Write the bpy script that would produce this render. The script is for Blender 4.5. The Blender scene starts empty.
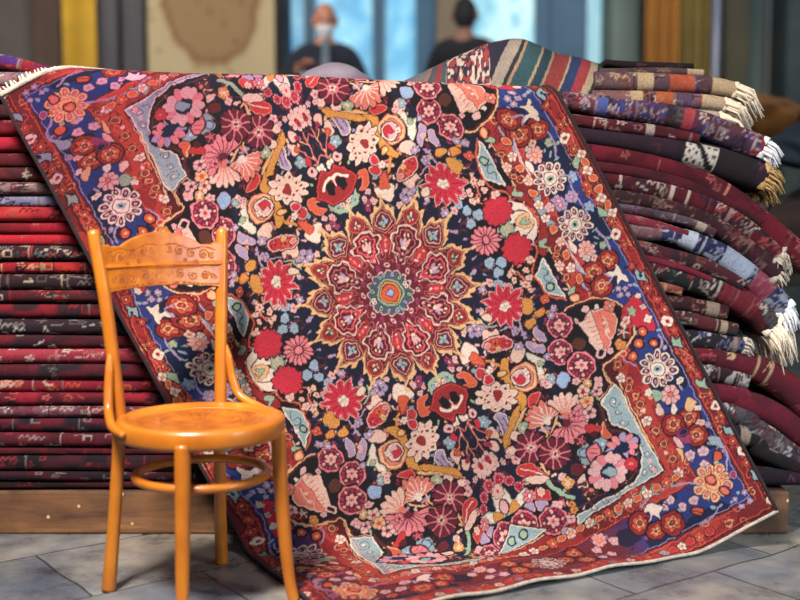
import bpy, bmesh, math, random
import numpy as np
from mathutils import Vector, Matrix

scene = bpy.context.scene
C = scene.collection
PI = math.pi

# ------------------------------------------------------------------ helpers
def lin(c):
    return tuple(((v/255.)/12.92 if v/255. <= .04045 else ((v/255.+.055)/1.055)**2.4) for v in c)

def new_mat(name, col=(128,128,128), rough=.8, **kw):
    m = bpy.data.materials.new(name); m.use_nodes = True
    b = m.node_tree.nodes['Principled BSDF']
    b.inputs['Base Color'].default_value = (*lin(col), 1)
    b.inputs['Roughness'].default_value = rough
    for k, v in kw.items():
        b.inputs[k].default_value = v
    return m

class NT:
    def __init__(s, m): s.t = m.node_tree; s.b = s.t.nodes['Principled BSDF']
    def n(s, typ, **kw):
        nd = s.t.nodes.new(typ)
        for k, v in kw.items():
            if k in nd.inputs.keys(): nd.inputs[k].default_value = v
            else: setattr(nd, k, v)
        return nd
    def l(s, a, b): s.t.links.new(a, b)
    def ramp(s, fac, stops, interp='LINEAR'):
        r = s.t.nodes.new('ShaderNodeValToRGB'); r.color_ramp.interpolation = interp
        e = r.color_ramp.elements
        while len(e) < len(stops): e.new(.5)
        for i, (p, c) in enumerate(stops):
            e[i].position = p; e[i].color = (*lin(c), 1)
        s.l(fac, r.inputs[0]); return r
    def mix(s, fac, a, b, mode='MIX'):
        x = s.t.nodes.new('ShaderNodeMix'); x.data_type = 'RGBA'; x.blend_type = mode
        for sock, v in ((x.inputs[0], fac), (x.inputs[6], a), (x.inputs[7], b)):
            if isinstance(v, bpy.types.NodeSocket): s.l(v, sock)
            elif isinstance(v, (int, float)): sock.default_value = v
            else: sock.default_value = (*lin(v), 1)
        return x.outputs[2]
    def bump(s, h, strength, dist=.01):
        b = s.n('ShaderNodeBump', Strength=strength, Distance=dist); s.l(h, b.inputs['Height']); s.l(b.outputs[0], s.b.inputs['Normal'])

def noisy_mat(name, c1, c2, scale=6, rough=.8, bump=.2, detail=5, stretch=(1,1,1), **kw):
    m = new_mat(name, c1, rough, **kw); t = NT(m)
    tc = t.n('ShaderNodeTexCoord'); mp = t.n('ShaderNodeMapping', Scale=stretch)
    t.l(tc.outputs['Object'], mp.inputs[0])
    nz = t.n('ShaderNodeTexNoise', Scale=scale, Detail=detail, Roughness=.6); t.l(mp.outputs[0], nz.inputs['Vector'])
    r = t.ramp(nz.outputs[0], [(.32, c1), (.68, c2)]); t.l(r.outputs[0], t.b.inputs['Base Color'])
    if bump: t.bump(nz.outputs[0], bump)
    return m

def wool_mat(name, rough=.95, gain=1.0):
    """woven pile: colour comes from the mesh's knotted pattern attribute"""
    m = new_mat(name, (120,60,60), rough); t = NT(m)
    a = t.n('ShaderNodeAttribute', attribute_name='Col')
    tc = t.n('ShaderNodeTexCoord')
    nz = t.n('ShaderNodeTexNoise', Scale=230., Detail=2.); t.l(tc.outputs['Object'], nz.inputs['Vector'])
    n2 = t.n('ShaderNodeTexNoise', Scale=5., Detail=4.); t.l(tc.outputs['Object'], n2.inputs['Vector'])
    r = t.ramp(nz.outputs[0], [(.25, (205,205,205)), (.75, (255,255,255))])
    r2 = t.ramp(n2.outputs[0], [(.3, (212,212,212)), (.7, (255,255,255))])
    c = t.mix(1., a.outputs['Color'], r.outputs[0], 'MULTIPLY'); c = t.mix(1., c, r2.outputs[0], 'MULTIPLY')
    t.l(c, t.b.inputs['Base Color']); t.b.inputs['Specular IOR Level'].default_value = .25
    t.b.inputs['Sheen Weight'].default_value = .0
    t.bump(nz.outputs[0], .35, .004)
    return m

def props(o, label=None, cat=None, group=None, kind=None):
    if label: o['label'] = label
    if cat: o['category'] = cat
    if group: o['group'] = group
    if kind: o['kind'] = kind
    return o

def empty(name, loc, rz=0):
    o = bpy.data.objects.new(name, None); C.objects.link(o); o.location = loc; o.rotation_euler = (0,0,rz)
    o.empty_display_size = .1
    return o

def mesh_obj(name, verts, faces, mat, parent=None, smooth=True, cols=None, loc=None):
    me = bpy.data.meshes.new(name)
    verts = np.asarray(verts, dtype=np.float32)
    if loc is not None: verts = verts - np.asarray(loc, dtype=np.float32)
    if isinstance(faces, np.ndarray):
        nf, k = faces.shape
        me.vertices.add(len(verts)); me.vertices.foreach_set('co', verts.ravel())
        me.loops.add(nf*k); me.loops.foreach_set('vertex_index', faces.astype(np.int32).ravel())
        me.polygons.add(nf); me.polygons.foreach_set('loop_start', np.arange(0, nf*k, k, dtype=np.int32))
        me.update(calc_edges=True)
    else:
        me.from_pydata([tuple(map(float, v)) for v in verts], [], faces)
    if smooth: me.polygons.foreach_set('use_smooth', np.ones(len(me.polygons), dtype=bool))
    if cols is not None:
        ca = me.color_attributes.new('Col', 'FLOAT_COLOR', 'POINT')
        c4 = np.ones((len(verts), 4), dtype=np.float32); c4[:, :3] = cols
        ca.data.foreach_set('color', c4.ravel())
    me.materials.append(mat); me.update()
    o = bpy.data.objects.new(name, me); C.objects.link(o)
    if parent: o.parent = parent
    if loc is not None: o.location = loc
    return o

def from_bm(name, bm, mat, parent=None, smooth=False, bevel=0, segs=2):
    me = bpy.data.meshes.new(name); bmesh.ops.recalc_face_normals(bm, faces=bm.faces); bm.to_mesh(me); bm.free()
    if smooth: me.polygons.foreach_set('use_smooth', np.ones(len(me.polygons), dtype=bool))
    me.materials.append(mat)
    o = bpy.data.objects.new(name, me); C.objects.link(o)
    if parent: o.parent = parent
    if bevel:
        b = o.modifiers.new('bevel', 'BEVEL'); b.width = bevel; b.segments = segs; b.limit_method = 'ANGLE'
    return o

def box_bm(lo, hi, bm=None):
    bm = bm or bmesh.new()
    v = [bm.verts.new((x, y, z)) for x in (lo[0], hi[0]) for y in (lo[1], hi[1]) for z in (lo[2], hi[2])]
    for f in ((0,1,3,2),(4,6,7,5),(0,4,5,1),(2,3,7,6),(0,2,6,4),(1,5,7,3)): bm.faces.new([v[i] for i in f])
    return bm

def catmull(pts, n=8, closed=False):
    p = [np.array(q, float) for q in pts]; N = len(p); out = []
    rng = range(N if closed else N-1)
    for i in rng:
        if closed: a, b, c, d = p[i-1], p[i], p[(i+1) % N], p[(i+2) % N]
        else: a, b, c, d = p[max(i-1,0)], p[i], p[i+1], p[min(i+2, N-1)]
        for k in range(n):
            t = k/n
            out.append(.5*((2*b)+(-a+c)*t+(2*a-5*b+4*c-d)*t*t+(-a+3*b-3*c+d)*t**3))
    if not closed: out.append(p[-1])
    return np.array(out)

def tube(pts, rad, seg=14, closed=False, cap=True, flat=1.0):
    """swept round bar; rad = number or list per point"""
    P = np.array(pts, float); n = len(P)
    R = np.full(n, rad, float) if np.isscalar(rad) else np.interp(np.linspace(0,1,n), np.linspace(0,1,len(rad)), rad)
    V = []; F = []
    T = np.zeros_like(P)
    for i in range(n):
        a = P[i-1] if (i > 0 or closed) else P[i]; b = P[(i+1) % n] if (i < n-1 or closed) else P[i]
        T[i] = (b-a)/np.linalg.norm(b-a)
    up = np.array([0,0,1.]) if abs(T[0][2]) < .9 else np.array([1.,0,0])
    N = up - T[0]*np.dot(up, T[0]); N /= np.linalg.norm(N)
    for i in range(n):
        N = N - T[i]*np.dot(N, T[i]); N /= np.linalg.norm(N); B = np.cross(T[i], N)
        for k in range(seg):
            a = 2*PI*k/seg; V.append(P[i] + R[i]*(math.cos(a)*N*flat + math.sin(a)*B))
    m = n if closed else n-1
    for i in range(m):
        for k in range(seg):
            F.append((i*seg+k, i*seg+(k+1) % seg, ((i+1) % n)*seg+(k+1) % seg, ((i+1) % n)*seg+k))
    if cap and not closed:
        F.append(tuple(range(seg))[::-1]); F.append(tuple((n-1)*seg+k for k in range(seg)))
    return V, F

def join_vf(parts):
    V = []; F = []
    for v, f in parts:
        o = len(V); V += list(v); F += [tuple(i+o for i in q) for q in f]
    return V, F

def grid_faces(nu, nv):
    i = np.arange(nu-1)[:, None]*nv + np.arange(nv-1)[None, :]
    return np.stack([i, i+nv, i+nv+1, i+1], -1).reshape(-1, 4)

def vnoise(shape, cells, rng):
    """smooth value noise 0..1"""
    gy, gx = cells; g = rng.random((gy+2, gx+2))
    y = np.linspace(0, gy, shape[0]); x = np.linspace(0, gx, shape[1])
    yi = np.minimum(y.astype(int), gy); xi = np.minimum(x.astype(int), gx)
    fy = (y-yi)[:, None]; fx = (x-xi)[None, :]; fy = fy*fy*(3-2*fy); fx = fx*fx*(3-2*fx)
    return (g[yi][:, xi]*(1-fy)*(1-fx)+g[yi+1][:, xi]*fy*(1-fx)+g[yi][:, xi+1]*(1-fy)*fx+g[yi+1][:, xi+1]*fy*fx)

# ------------------------------------------------------------------ camera
cam = bpy.data.cameras.new('camera'); co = bpy.data.objects.new('camera', cam); C.objects.link(co)
co.location = (0, 0, .98); co.rotation_euler = (PI/2-.085, 0, 0)
cam.sensor_width = 36; cam.lens = 1100*36/800
cam.clip_end = 60
cam.dof.use_dof = True; cam.dof.focus_distance = 3.12; cam.dof.aperture_fstop = 1.25
scene.camera = co
scene.view_settings.view_transform = 'Standard'
scene.view_settings.look = 'None'

# ------------------------------------------------------------------ the carpet pattern, woven knot by knot
# all motif positions are millimetres on the carpet: x from its middle to the side, y from its middle to the end
MOTIFS = [
['S','d','y',4.5,[[437.1,-276.5],[488.9,-281.6],[530.4,-294.0],[557.8,-315.0],[577.3,-351.1],[581.6,-391.9],[568.1,-429.9],[537.3,-452.1],[493.9,-467.7],[448.1,-475.6],[412.7,-469.7],[359.0,-376.6],[398.6,-301.1]]],
['S','k',None,0.0,[[433.2,-284.1],[487.5,-290.4],[526.4,-301.5],[551.3,-321.2],[569.7,-353.5],[571.4,-393.0],[560.6,-425.9],[532.4,-443.1],[492.9,-457.5],[447.1,-465.4],[441.2,-501.0],[413.0,-518.3],[305.9,-477.5],[372.9,-319.6]]],
['S','d',None,0.0,[[450.8,-470.6],[481.4,-461.1],[488.5,-484.2],[467.4,-524.6],[441.7,-536.8],[439.9,-503.5]]],
['L','y',4.0,[[559.2,-434.8],[531.0,-452.0],[485.1,-466.2],[445.6,-474.3],[444.9,-506.2],[444.4,-531.8],[396.9,-555.0]]],
['P','t','B',8.5,[[453.2,-533.2],[461.6,-560.3],[457.7,-622.9],[456.5,-680.5],[460.2,-747.3],[463.9,-814.2],[384.9,-817.7],[291.8,-823.5],[226.7,-824.7],[177.9,-837.9],[183.6,-814.8],[227.0,-811.9],[261.5,-807.4],[298.4,-810.8],[340.5,-810.4],[378.8,-804.7],[410.0,-775.8],[434.8,-743.6],[438.2,-703.2],[428.8,-665.8],[396.6,-629.3],[398.9,-581.9],[396.8,-561.4],[422.4,-549.2]]],
['P','t','e',3.7,[[453.2,-533.2],[461.6,-560.3],[457.7,-622.9],[456.5,-680.5],[460.2,-747.3],[463.9,-814.2],[384.9,-817.7],[291.8,-823.5],[226.7,-824.7],[177.9,-837.9],[183.6,-814.8],[227.0,-811.9],[261.5,-807.4],[298.4,-810.8],[340.5,-810.4],[378.8,-804.7],[410.0,-775.8],[434.8,-743.6],[438.2,-703.2],[428.8,-665.8],[396.6,-629.3],[398.9,-581.9],[396.8,-561.4],[422.4,-549.2]]],
['L','B',2.0,[[444.6,-583.6],[430.4,-591.6],[417.4,-585.3],[415.1,-572.4],[423.3,-564.2],[433.1,-566.2],[436.6,-574.2],[432.7,-579.9],[427.0,-579.7],[425.0,-576.1]]],
['E','e',None,0.0,428.2,-574.9,3.4,3.4,-28.0],
['L','B',2.0,[[435.1,-610.9],[426.4,-615.9],[418.2,-611.9],[417.0,-603.8],[422.1,-598.8],[428.2,-600.1],[430.1,-605.0],[427.9,-608.7],[424.3,-608.7],[423.0,-606.4]]],
['E','e',None,0.0,425.1,-605.5,3.4,3.4,-28.0],
['L','B',2.0,[[438.1,-648.1],[427.2,-654.3],[417.1,-649.6],[415.4,-639.3],[421.8,-633.3],[429.4,-634.7],[432.1,-640.7],[428.9,-645.5],[424.6,-645.1],[423.1,-642.4]]],
['E','e',None,0.0,425.6,-641.4,3.4,3.4,-28.0],
['L','B',2.0,[[448.0,-721.4],[439.3,-726.5],[431.1,-722.5],[429.9,-714.3],[435.0,-709.3],[441.1,-710.6],[443.0,-715.5],[440.8,-719.2],[437.2,-719.3],[435.9,-716.9]]],
['E','e',None,0.0,438.0,-716.1,3.4,3.4,-28.0],
['L','B',2.0,[[456.1,-758.2],[446.5,-763.7],[437.2,-759.4],[435.8,-750.3],[441.4,-744.5],[448.4,-745.9],[450.5,-751.6],[447.8,-755.7],[444.0,-755.6],[442.8,-753.0]]],
['E','e',None,0.0,444.8,-752.1,3.4,3.4,-28.0],
['L','B',2.0,[[447.7,-795.9],[439.0,-801.0],[430.8,-796.9],[429.5,-788.8],[434.7,-783.8],[440.8,-785.1],[442.7,-790.0],[440.5,-793.7],[436.9,-793.7],[435.6,-791.4]]],
['E','e',None,0.0,437.6,-790.5,3.4,3.4,-28.0],
['L','B',2.0,[[421.0,-797.9],[412.2,-803.0],[404.0,-799.0],[402.8,-790.8],[408.0,-785.8],[414.1,-787.1],[416.0,-792.0],[413.7,-795.7],[410.2,-795.7],[408.8,-793.4]]],
['E','e',None,0.0,410.9,-792.5,3.4,3.4,-28.0],
['L','B',2.0,[[374.8,-812.4],[366.0,-817.5],[357.9,-813.4],[356.6,-805.3],[361.8,-800.3],[367.9,-801.5],[369.9,-806.5],[367.6,-810.2],[364.0,-810.2],[362.7,-807.9]]],
['E','e',None,0.0,364.7,-807.0,3.4,3.4,-28.0],
['L','B',2.0,[[327.6,-816.5],[318.8,-821.6],[310.6,-817.6],[309.4,-809.5],[314.6,-804.4],[320.7,-805.7],[322.6,-810.6],[320.4,-814.3],[316.8,-814.4],[315.5,-812.0]]],
['E','e',None,0.0,317.5,-811.2,3.4,3.4,-28.0],
['L','B',2.0,[[285.5,-816.9],[276.8,-822.0],[268.6,-818.0],[267.4,-809.9],[272.6,-804.8],[278.7,-806.1],[280.6,-811.0],[278.3,-814.7],[274.8,-814.8],[273.4,-812.4]]],
['E','e',None,0.0,275.5,-811.6,3.4,3.4,-28.0],
['L','B',2.0,[[247.3,-819.4],[239.8,-823.8],[232.6,-820.3],[231.5,-813.2],[235.8,-808.7],[241.2,-810.0],[242.9,-814.1],[240.8,-817.5],[237.7,-817.2],[236.8,-815.4]]],
['E','e',None,0.0,238.4,-814.7,3.4,3.4,-28.0],
['E','P',None,0.0,441.2,-802.2,9.2,9.2,-28.0],
['E','P',None,0.0,439.2,-775.1,6.3,6.3,-28.0],
['L','B',4.6,[[386.7,-556.1],[390.0,-580.4],[382.6,-631.5],[414.8,-668.1],[425.5,-703.0],[423.5,-737.6],[397.4,-769.1],[370.2,-790.4],[326.8,-793.4],[270.9,-789.6],[221.1,-792.4],[182.7,-798.1]]],
['L','d',4.5,[[386.6,-562.5],[379.1,-613.5],[381.1,-640.5],[408.3,-674.4],[415.3,-704.0],[412.1,-734.8],[391.2,-762.6],[366.6,-778.8],[308.0,-780.1],[257.1,-779.0]]],
['P','t','B',9.1,[[440.5,-117.9],[441.0,-153.4],[440.1,-197.8],[442.8,-247.4],[424.2,-227.9],[401.9,-209.6],[401.2,-180.4],[400.5,-154.3]]],
['P','t','e',3.4,[[440.5,-117.9],[441.0,-153.4],[440.1,-197.8],[442.8,-247.4],[424.2,-227.9],[401.9,-209.6],[401.2,-180.4],[400.5,-154.3]]],
['L','n',2.3,[[427.3,-142.9],[433.2,-162.1],[415.5,-165.5],[421.4,-184.7],[436.7,-179.9]]],
['E','G','n',2.0,419.8,-199.9,9.6,9.6,-28.0],
['L','o',5.1,[[436.0,86.0],[438.0,59.4],[451.5,42.6],[472.5,21.9],[478.1,-9.9],[464.9,-41.2],[439.1,-65.9],[430.8,-99.9],[412.7,-115.9],[394.6,-138.3],[396.5,-165.0],[398.3,-198.1],[411.6,-227.6],[442.7,-253.8]]],
['S','r',None,0.0,[[490.9,-3.9],[487.2,-59.5],[453.3,-111.8],[438.3,-103.9],[449.1,-71.2],[472.4,-45.2]]],
['F','h','r','y',471.7,165.8,12.9,5,0,1],
['F','h','r','y',471.2,-159.8,14.2,5,0,1],
['F','e','r','y',477.5,-523.6,14.2,5,0,1],
['F','e','r','y',486.0,-667.1,14.8,5,0,1],
['F','e','r','y',500.1,-843.3,14.3,5,0,1],
['F','h','r','y',356.2,-848.0,13.1,5,0,1],
['F','h','r','y',215.9,-851.5,11.5,5,0,1],
['S','G',None,0.0,[[451.5,103.3],[472.0,117.9],[479.3,107.6],[467.8,97.8],[476.3,83.7],[458.9,93.0]]],
['S','G',None,0.0,[[446.3,-82.5],[466.8,-67.8],[474.2,-78.1],[462.6,-88.0],[471.2,-102.1],[453.7,-92.8]]],
['S','G',None,0.0,[[454.3,-243.9],[474.8,-229.1],[482.2,-239.5],[470.6,-249.4],[479.2,-263.5],[461.6,-254.2]]],
['S','G',None,0.0,[[371.6,-843.2],[392.3,-828.2],[399.7,-838.6],[388.0,-848.7],[396.6,-863.0],[379.0,-853.6]]],
['S','G',None,0.0,[[396.9,-850.1],[417.6,-835.1],[425.0,-845.6],[413.4,-855.6],[422.0,-869.9],[404.3,-860.6]]],
['E','o',None,0.0,469.9,77.6,14.1,11.3,32.0],
['E','r','y',2.0,469.9,77.6,7.7,7.7,-28.0],
['E','o',None,0.0,476.9,-127.6,14.1,11.3,32.0],
['E','r','y',2.0,476.9,-127.6,7.8,7.8,-28.0],
['E','o',None,0.0,471.7,-198.6,14.2,11.3,32.0],
['E','r','y',2.0,471.7,-198.6,7.8,7.8,-28.0],
['E','o',None,0.0,487.2,-486.7,15.6,12.5,32.0],
['E','r','y',2.0,487.2,-486.7,8.6,8.6,-28.0],
['E','o',None,0.0,484.4,-559.5,17.1,13.7,32.0],
['E','r','y',2.0,484.4,-559.5,9.4,9.4,-28.0],
['E','o',None,0.0,490.9,-614.7,18.5,14.8,32.0],
['E','r','y',2.0,490.9,-614.7,10.2,10.2,-28.0],
['E','o',None,0.0,491.4,-589.1,11.4,9.1,32.0],
['E','r','y',2.0,491.4,-589.1,6.3,6.3,-28.0],
['E','o',None,0.0,495.4,-704.5,17.1,13.7,32.0],
['E','r','y',2.0,495.4,-704.5,9.4,9.4,-28.0],
['E','o',None,0.0,498.3,-748.1,17.2,13.8,32.0],
['E','r','y',2.0,498.3,-748.1,9.5,9.5,-28.0],
['E','o',None,0.0,499.7,-800.8,17.2,13.7,32.0],
['E','r','y',2.0,499.7,-800.8,9.4,9.4,-28.0],
['E','o',None,0.0,469.4,-852.9,17.1,13.7,32.0],
['E','r','y',2.0,469.4,-852.9,9.4,9.4,-28.0],
['E','o',None,0.0,432.6,-849.6,11.5,9.2,32.0],
['E','r','y',2.0,432.6,-849.6,6.3,6.3,-28.0],
['E','o',None,0.0,303.9,-849.5,14.3,11.4,32.0],
['E','r','y',2.0,303.9,-849.5,7.9,7.9,-28.0],
['E','o',None,0.0,251.6,-851.0,14.3,11.5,32.0],
['E','r','y',2.0,251.6,-851.0,7.9,7.9,-28.0],
['E','y','o',3.4,467.8,-260.7,14.2,11.3,-28.0],
['E','h',None,0.0,490.5,-633.9,5.7,5.7,-28.0],
['E','h',None,0.0,493.9,-775.0,5.7,5.7,-28.0],
['E','y',None,0.0,525.2,-610.3,6.8,6.8,-28.0],
['P','t','e',1.7,[[284.7,-855.5],[308.1,-835.4],[307.5,-861.2],[293.3,-869.9]]],
['L','y',2.3,[[447.8,-488.4],[453.1,-539.6],[453.1,-601.0],[460.5,-672.9],[461.5,-744.8]]],
['S','c',None,0.0,[[625.7,-331.8],[632.6,-367.6],[634.3,-413.5],[626.0,-447.8],[591.1,-422.7],[573.9,-394.3],[564.4,-363.5],[595.2,-341.3]]],
['S','R',None,0.0,[[564.4,-363.5],[578.9,-397.0],[547.8,-431.9],[548.6,-393.7]]],
['E','e',None,0.0,628.1,-339.5,8.5,8.5,-28.0],
['E','e',None,0.0,622.9,-410.7,11.3,11.3,-28.0],
['E','h',None,0.0,626.2,-373.9,9.1,9.1,-28.0],
['E','G',None,0.0,593.4,-369.3,12.5,12.5,-28.0],
['M','e','w','G',565.1,-75.3,50.9,11,0],
['M','e','w','t',583.5,-550.8,56.7,11,0],
['F','v','m','P',556.4,-6.8,19.8,5,0,1],
['F','v','m','P',595.6,1.1,19.8,5,0,1],
['F','P','m','e',525.0,0.3,16.9,5,0,1],
['S','t',None,0.0,[[526.9,28.1],[501.4,16.1],[490.8,-10.2],[496.4,-42.0],[517.7,-50.1],[508.2,-19.5],[512.6,7.0]]],
['F','P','o','y',558.5,-155.0,25.5,9,0,1],
['F','h','v','e',548.0,-175.0,11.3,4,0,1],
['E','r','d',2.3,599.7,-210.5,29.7,29.7,-28.0],
['F','o','r','y',599.7,-210.5,21.5,6,0,1],
['E','y',None,0.0,599.7,-210.5,11.3,11.3,-28.0],
['E','r',None,0.0,599.7,-210.5,7.0,7.0,-28.0],
['E','r','d',2.3,548.3,-223.3,34.0,34.0,-28.0],
['F','o','r','y',548.3,-223.3,24.9,6,0,1],
['E','y',None,0.0,548.3,-223.3,13.1,13.1,-28.0],
['E','r',None,0.0,548.3,-223.3,8.1,8.1,-28.0],
['E','r','d',2.3,549.9,-265.9,29.7,29.7,-28.0],
['F','o','r','y',549.9,-265.9,21.5,6,0,1],
['E','y',None,0.0,549.9,-265.9,11.3,11.3,-28.0],
['E','r',None,0.0,549.9,-265.9,7.0,7.0,-28.0],
['E','r','d',2.3,598.0,-716.9,31.4,31.4,-28.0],
['F','o','r','y',598.0,-716.9,22.8,6,0,1],
['E','y',None,0.0,598.0,-716.9,12.0,12.0,-28.0],
['E','r',None,0.0,598.0,-716.9,7.4,7.4,-28.0],
['E','r','d',2.3,549.2,-712.0,32.8,32.8,-28.0],
['F','o','r','y',549.2,-712.0,23.9,6,0,1],
['E','y',None,0.0,549.2,-712.0,12.6,12.6,-28.0],
['E','r',None,0.0,549.2,-712.0,7.8,7.8,-28.0],
['E','r','d',2.3,594.3,-773.3,31.4,31.4,-28.0],
['F','o','r','y',594.3,-773.3,22.8,6,0,1],
['E','y',None,0.0,594.3,-773.3,12.0,12.0,-28.0],
['E','r',None,0.0,594.3,-773.3,7.4,7.4,-28.0],
['E','r','d',2.3,333.0,-917.1,32.9,32.9,-28.0],
['F','o','r','y',333.0,-917.1,24.0,6,0,1],
['E','y',None,0.0,333.0,-917.1,12.6,12.6,-28.0],
['E','r',None,0.0,333.0,-917.1,7.8,7.8,-28.0],
['E','r','d',2.3,362.7,-958.9,25.9,25.9,-28.0],
['F','o','r','y',362.7,-958.9,18.4,6,0,1],
['E','y',None,0.0,362.7,-958.9,9.7,9.7,-28.0],
['E','r',None,0.0,362.7,-958.9,6.0,6.0,-28.0],
['E','r','d',2.3,416.2,-961.3,33.0,33.0,-28.0],
['F','o','r','y',416.2,-961.3,24.1,6,0,1],
['E','y',None,0.0,416.2,-961.3,12.7,12.7,-28.0],
['E','r',None,0.0,416.2,-961.3,7.8,7.8,-28.0],
['S','e',None,0.0,[[615.1,-229.9],[619.6,-258.0],[621.5,-291.1],[609.1,-278.1],[593.8,-282.8],[601.8,-261.4],[581.7,-257.1],[571.9,-239.1],[590.8,-245.9],[599.6,-247.3]]],
['L','v',4.5,[[571.9,-239.1],[585.4,-262.2],[563.8,-266.8]]],
['L','l',5.7,[[520.3,-166.7],[514.7,-195.8],[526.9,-215.1]]],
['L','l',4.5,[[506.3,-236.2],[510.9,-257.9]]],
['E','h',None,0.0,568.0,-185.6,9.9,9.9,-28.0],
['E','v',None,0.0,587.3,-295.3,7.9,7.9,-28.0],
['E','v',None,0.0,604.8,-304.6,7.9,7.9,-28.0],
['E','v',None,0.0,584.4,-313.1,7.9,7.9,-28.0],
['E','v',None,0.0,604.4,-323.7,7.9,7.9,-28.0],
['E','o','d',2.3,592.1,-433.0,13.0,13.0,-28.0],
['E','y',None,0.0,592.1,-433.0,4.5,4.5,-28.0],
['E','o','d',2.3,567.5,-461.7,13.0,13.0,-28.0],
['E','y',None,0.0,567.5,-461.7,4.5,4.5,-28.0],
['E','o','d',2.3,606.4,-479.2,13.1,13.1,-28.0],
['E','y',None,0.0,606.4,-479.2,4.6,4.6,-28.0],
['E','o','d',2.3,535.3,-486.5,13.1,13.1,-28.0],
['E','y',None,0.0,535.3,-486.5,4.6,4.6,-28.0],
['L','v',4.3,[[512.8,-474.5],[514.9,-495.0],[531.0,-513.3]]],
['L','v',5.1,[[632.0,-467.0],[631.6,-486.1],[612.2,-504.9]]],
['E','v',None,0.0,627.4,-506.5,7.1,7.1,-28.0],
['F','P','r','s',580.6,-633.3,28.4,8,0,1],
['S','G',None,0.0,[[538.2,-597.8],[554.5,-603.3],[556.7,-623.8],[538.7,-633.6],[531.4,-616.8]]],
['E','e',None,0.0,621.6,-609.9,11.4,8.5,12.0],
['E','e',None,0.0,528.0,-598.8,9.7,9.7,-28.0],
['S','e',None,0.0,[[577.6,-657.5],[578.4,-680.6],[563.1,-685.4],[562.1,-668.7]]],
['S','h',None,0.0,[[541.1,-641.4],[540.6,-667.0],[525.2,-671.8],[523.1,-651.2]]],
['S','y',None,0.0,[[625.6,-663.7],[635.4,-681.8],[619.9,-699.4],[600.9,-699.0],[608.9,-677.4]]],
['E','e',None,0.0,631.2,-702.2,8.6,8.6,-28.0],
['S','m',None,0.0,[[555.8,-730.1],[574.2,-762.6],[568.7,-785.6],[551.2,-769.8],[541.4,-751.6]]],
['E','n','m',2.3,563.1,-747.0,10.3,10.3,-28.0],
['S','P',None,0.0,[[531.4,-746.3],[547.5,-764.6],[543.3,-785.0],[532.0,-775.8]]],
['S','y',None,0.0,[[523.2,-774.3],[536.8,-791.3],[524.8,-820.6],[522.6,-800.0]]],
['F','P','v','e',550.3,-814.7,15.5,5,0,1],
['E','v',None,0.0,550.3,-814.7,4.0,4.0,-28.0],
['F','P','v','e',588.9,-820.7,14.8,5,0,1],
['E','v',None,0.0,588.9,-820.7,4.0,4.0,-28.0],
['F','P','v','e',572.3,-858.9,14.3,5,0,1],
['E','v',None,0.0,572.3,-858.9,4.0,4.0,-28.0],
['F','P','v','e',441.7,-900.0,13.8,5,0,1],
['E','v',None,0.0,441.7,-900.0,4.0,4.0,-28.0],
['F','P','v','e',462.6,-933.9,13.7,5,0,1],
['E','v',None,0.0,462.6,-933.9,4.0,4.0,-28.0],
['F','P','v','e',499.6,-930.8,13.7,5,0,1],
['E','v',None,0.0,499.6,-930.8,4.0,4.0,-28.0],
['F','P','v','e',416.0,-912.3,10.0,5,0,1],
['E','v',None,0.0,416.0,-912.3,4.0,4.0,-28.0],
['S','t',None,0.0,[[619.3,-793.1],[639.6,-797.3],[648.1,-818.1],[645.0,-842.4],[627.7,-820.2],[615.1,-813.5]]],
['L','v',5.1,[[628.2,-794.5],[644.1,-825.7],[647.2,-863.0],[630.3,-883.2],[612.1,-906.0]]],
['E','o','d',2.3,618.2,-850.8,13.2,13.2,-28.0],
['E','G',None,0.0,606.5,-867.3,7.4,7.4,-28.0],
['E','h',None,0.0,621.5,-745.6,11.4,8.6,-28.0],
['E','v',None,0.0,636.5,-760.1,8.6,8.6,-28.0],
['M','y','o','o',570.0,-912.9,57.2,10,0],
['E','s','o',4.0,568.9,-902.6,11.5,11.5,-28.0],
['E','s','r',2.9,589.6,-949.3,14.4,10.3,-63.0],
['E','v',None,0.0,638.6,-978.7,8.0,8.0,-28.0],
['E','v',None,0.0,636.8,-1007.0,8.0,8.0,-28.0],
['E','v',None,0.0,610.1,-1009.0,8.0,8.0,-28.0],
['E','v',None,0.0,604.2,-983.1,8.0,8.0,-28.0],
['E','m','v',2.3,630.9,-919.3,11.4,11.4,-28.0],
['L','v',5.2,[[354.3,-876.3],[400.5,-861.8],[451.4,-862.8],[498.2,-878.0],[530.9,-895.4]]],
['L','v',4.6,[[482.9,-1000.0],[521.1,-1000.8],[550.8,-980.8]]],
['S','e','v',1.7,[[378.5,-879.4],[398.6,-890.1],[413.4,-911.0],[398.1,-915.8],[387.4,-936.2],[380.3,-912.9],[360.9,-925.4],[372.9,-902.4],[359.1,-891.8]]],
['E','o','d',2.3,495.1,-964.2,17.2,11.5,-28.0],
['L','n',2.9,[[482.5,-957.5],[506.4,-973.4]]],
['L','v',5.1,[[502.6,12.3],[495.7,-12.8],[502.7,-42.1],[520.1,-57.7]]],
['L','v',4.5,[[605.6,-4.2],[611.4,-29.6],[610.8,-61.2],[595.5,-72.3]]],
['L','v',5.1,[[611.0,-115.7],[619.2,-148.8],[620.9,-188.2]]],
['L','P',6.2,[[519.0,-108.4],[513.2,-143.7],[520.1,-179.4],[524.6,-207.4]]],
['S','l',None,0.0,[[523.3,39.6],[541.0,42.9],[553.1,17.3],[529.0,7.8]]],
['E','l',None,0.0,626.1,-50.2,11.3,16.9,2.0],
['E','G',None,0.0,607.5,-165.0,10.2,10.2,-28.0],
['S','e',None,0.0,[[529.1,-107.4],[536.4,-124.0],[528.2,-151.7],[518.5,-133.7]]],
['S','t','n',1.4,[[646.4,85.7],[657.4,70.3],[670.1,76.3],[662.2,55.0],[664.4,41.1],[648.3,52.8],[639.6,60.6]]],
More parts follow.
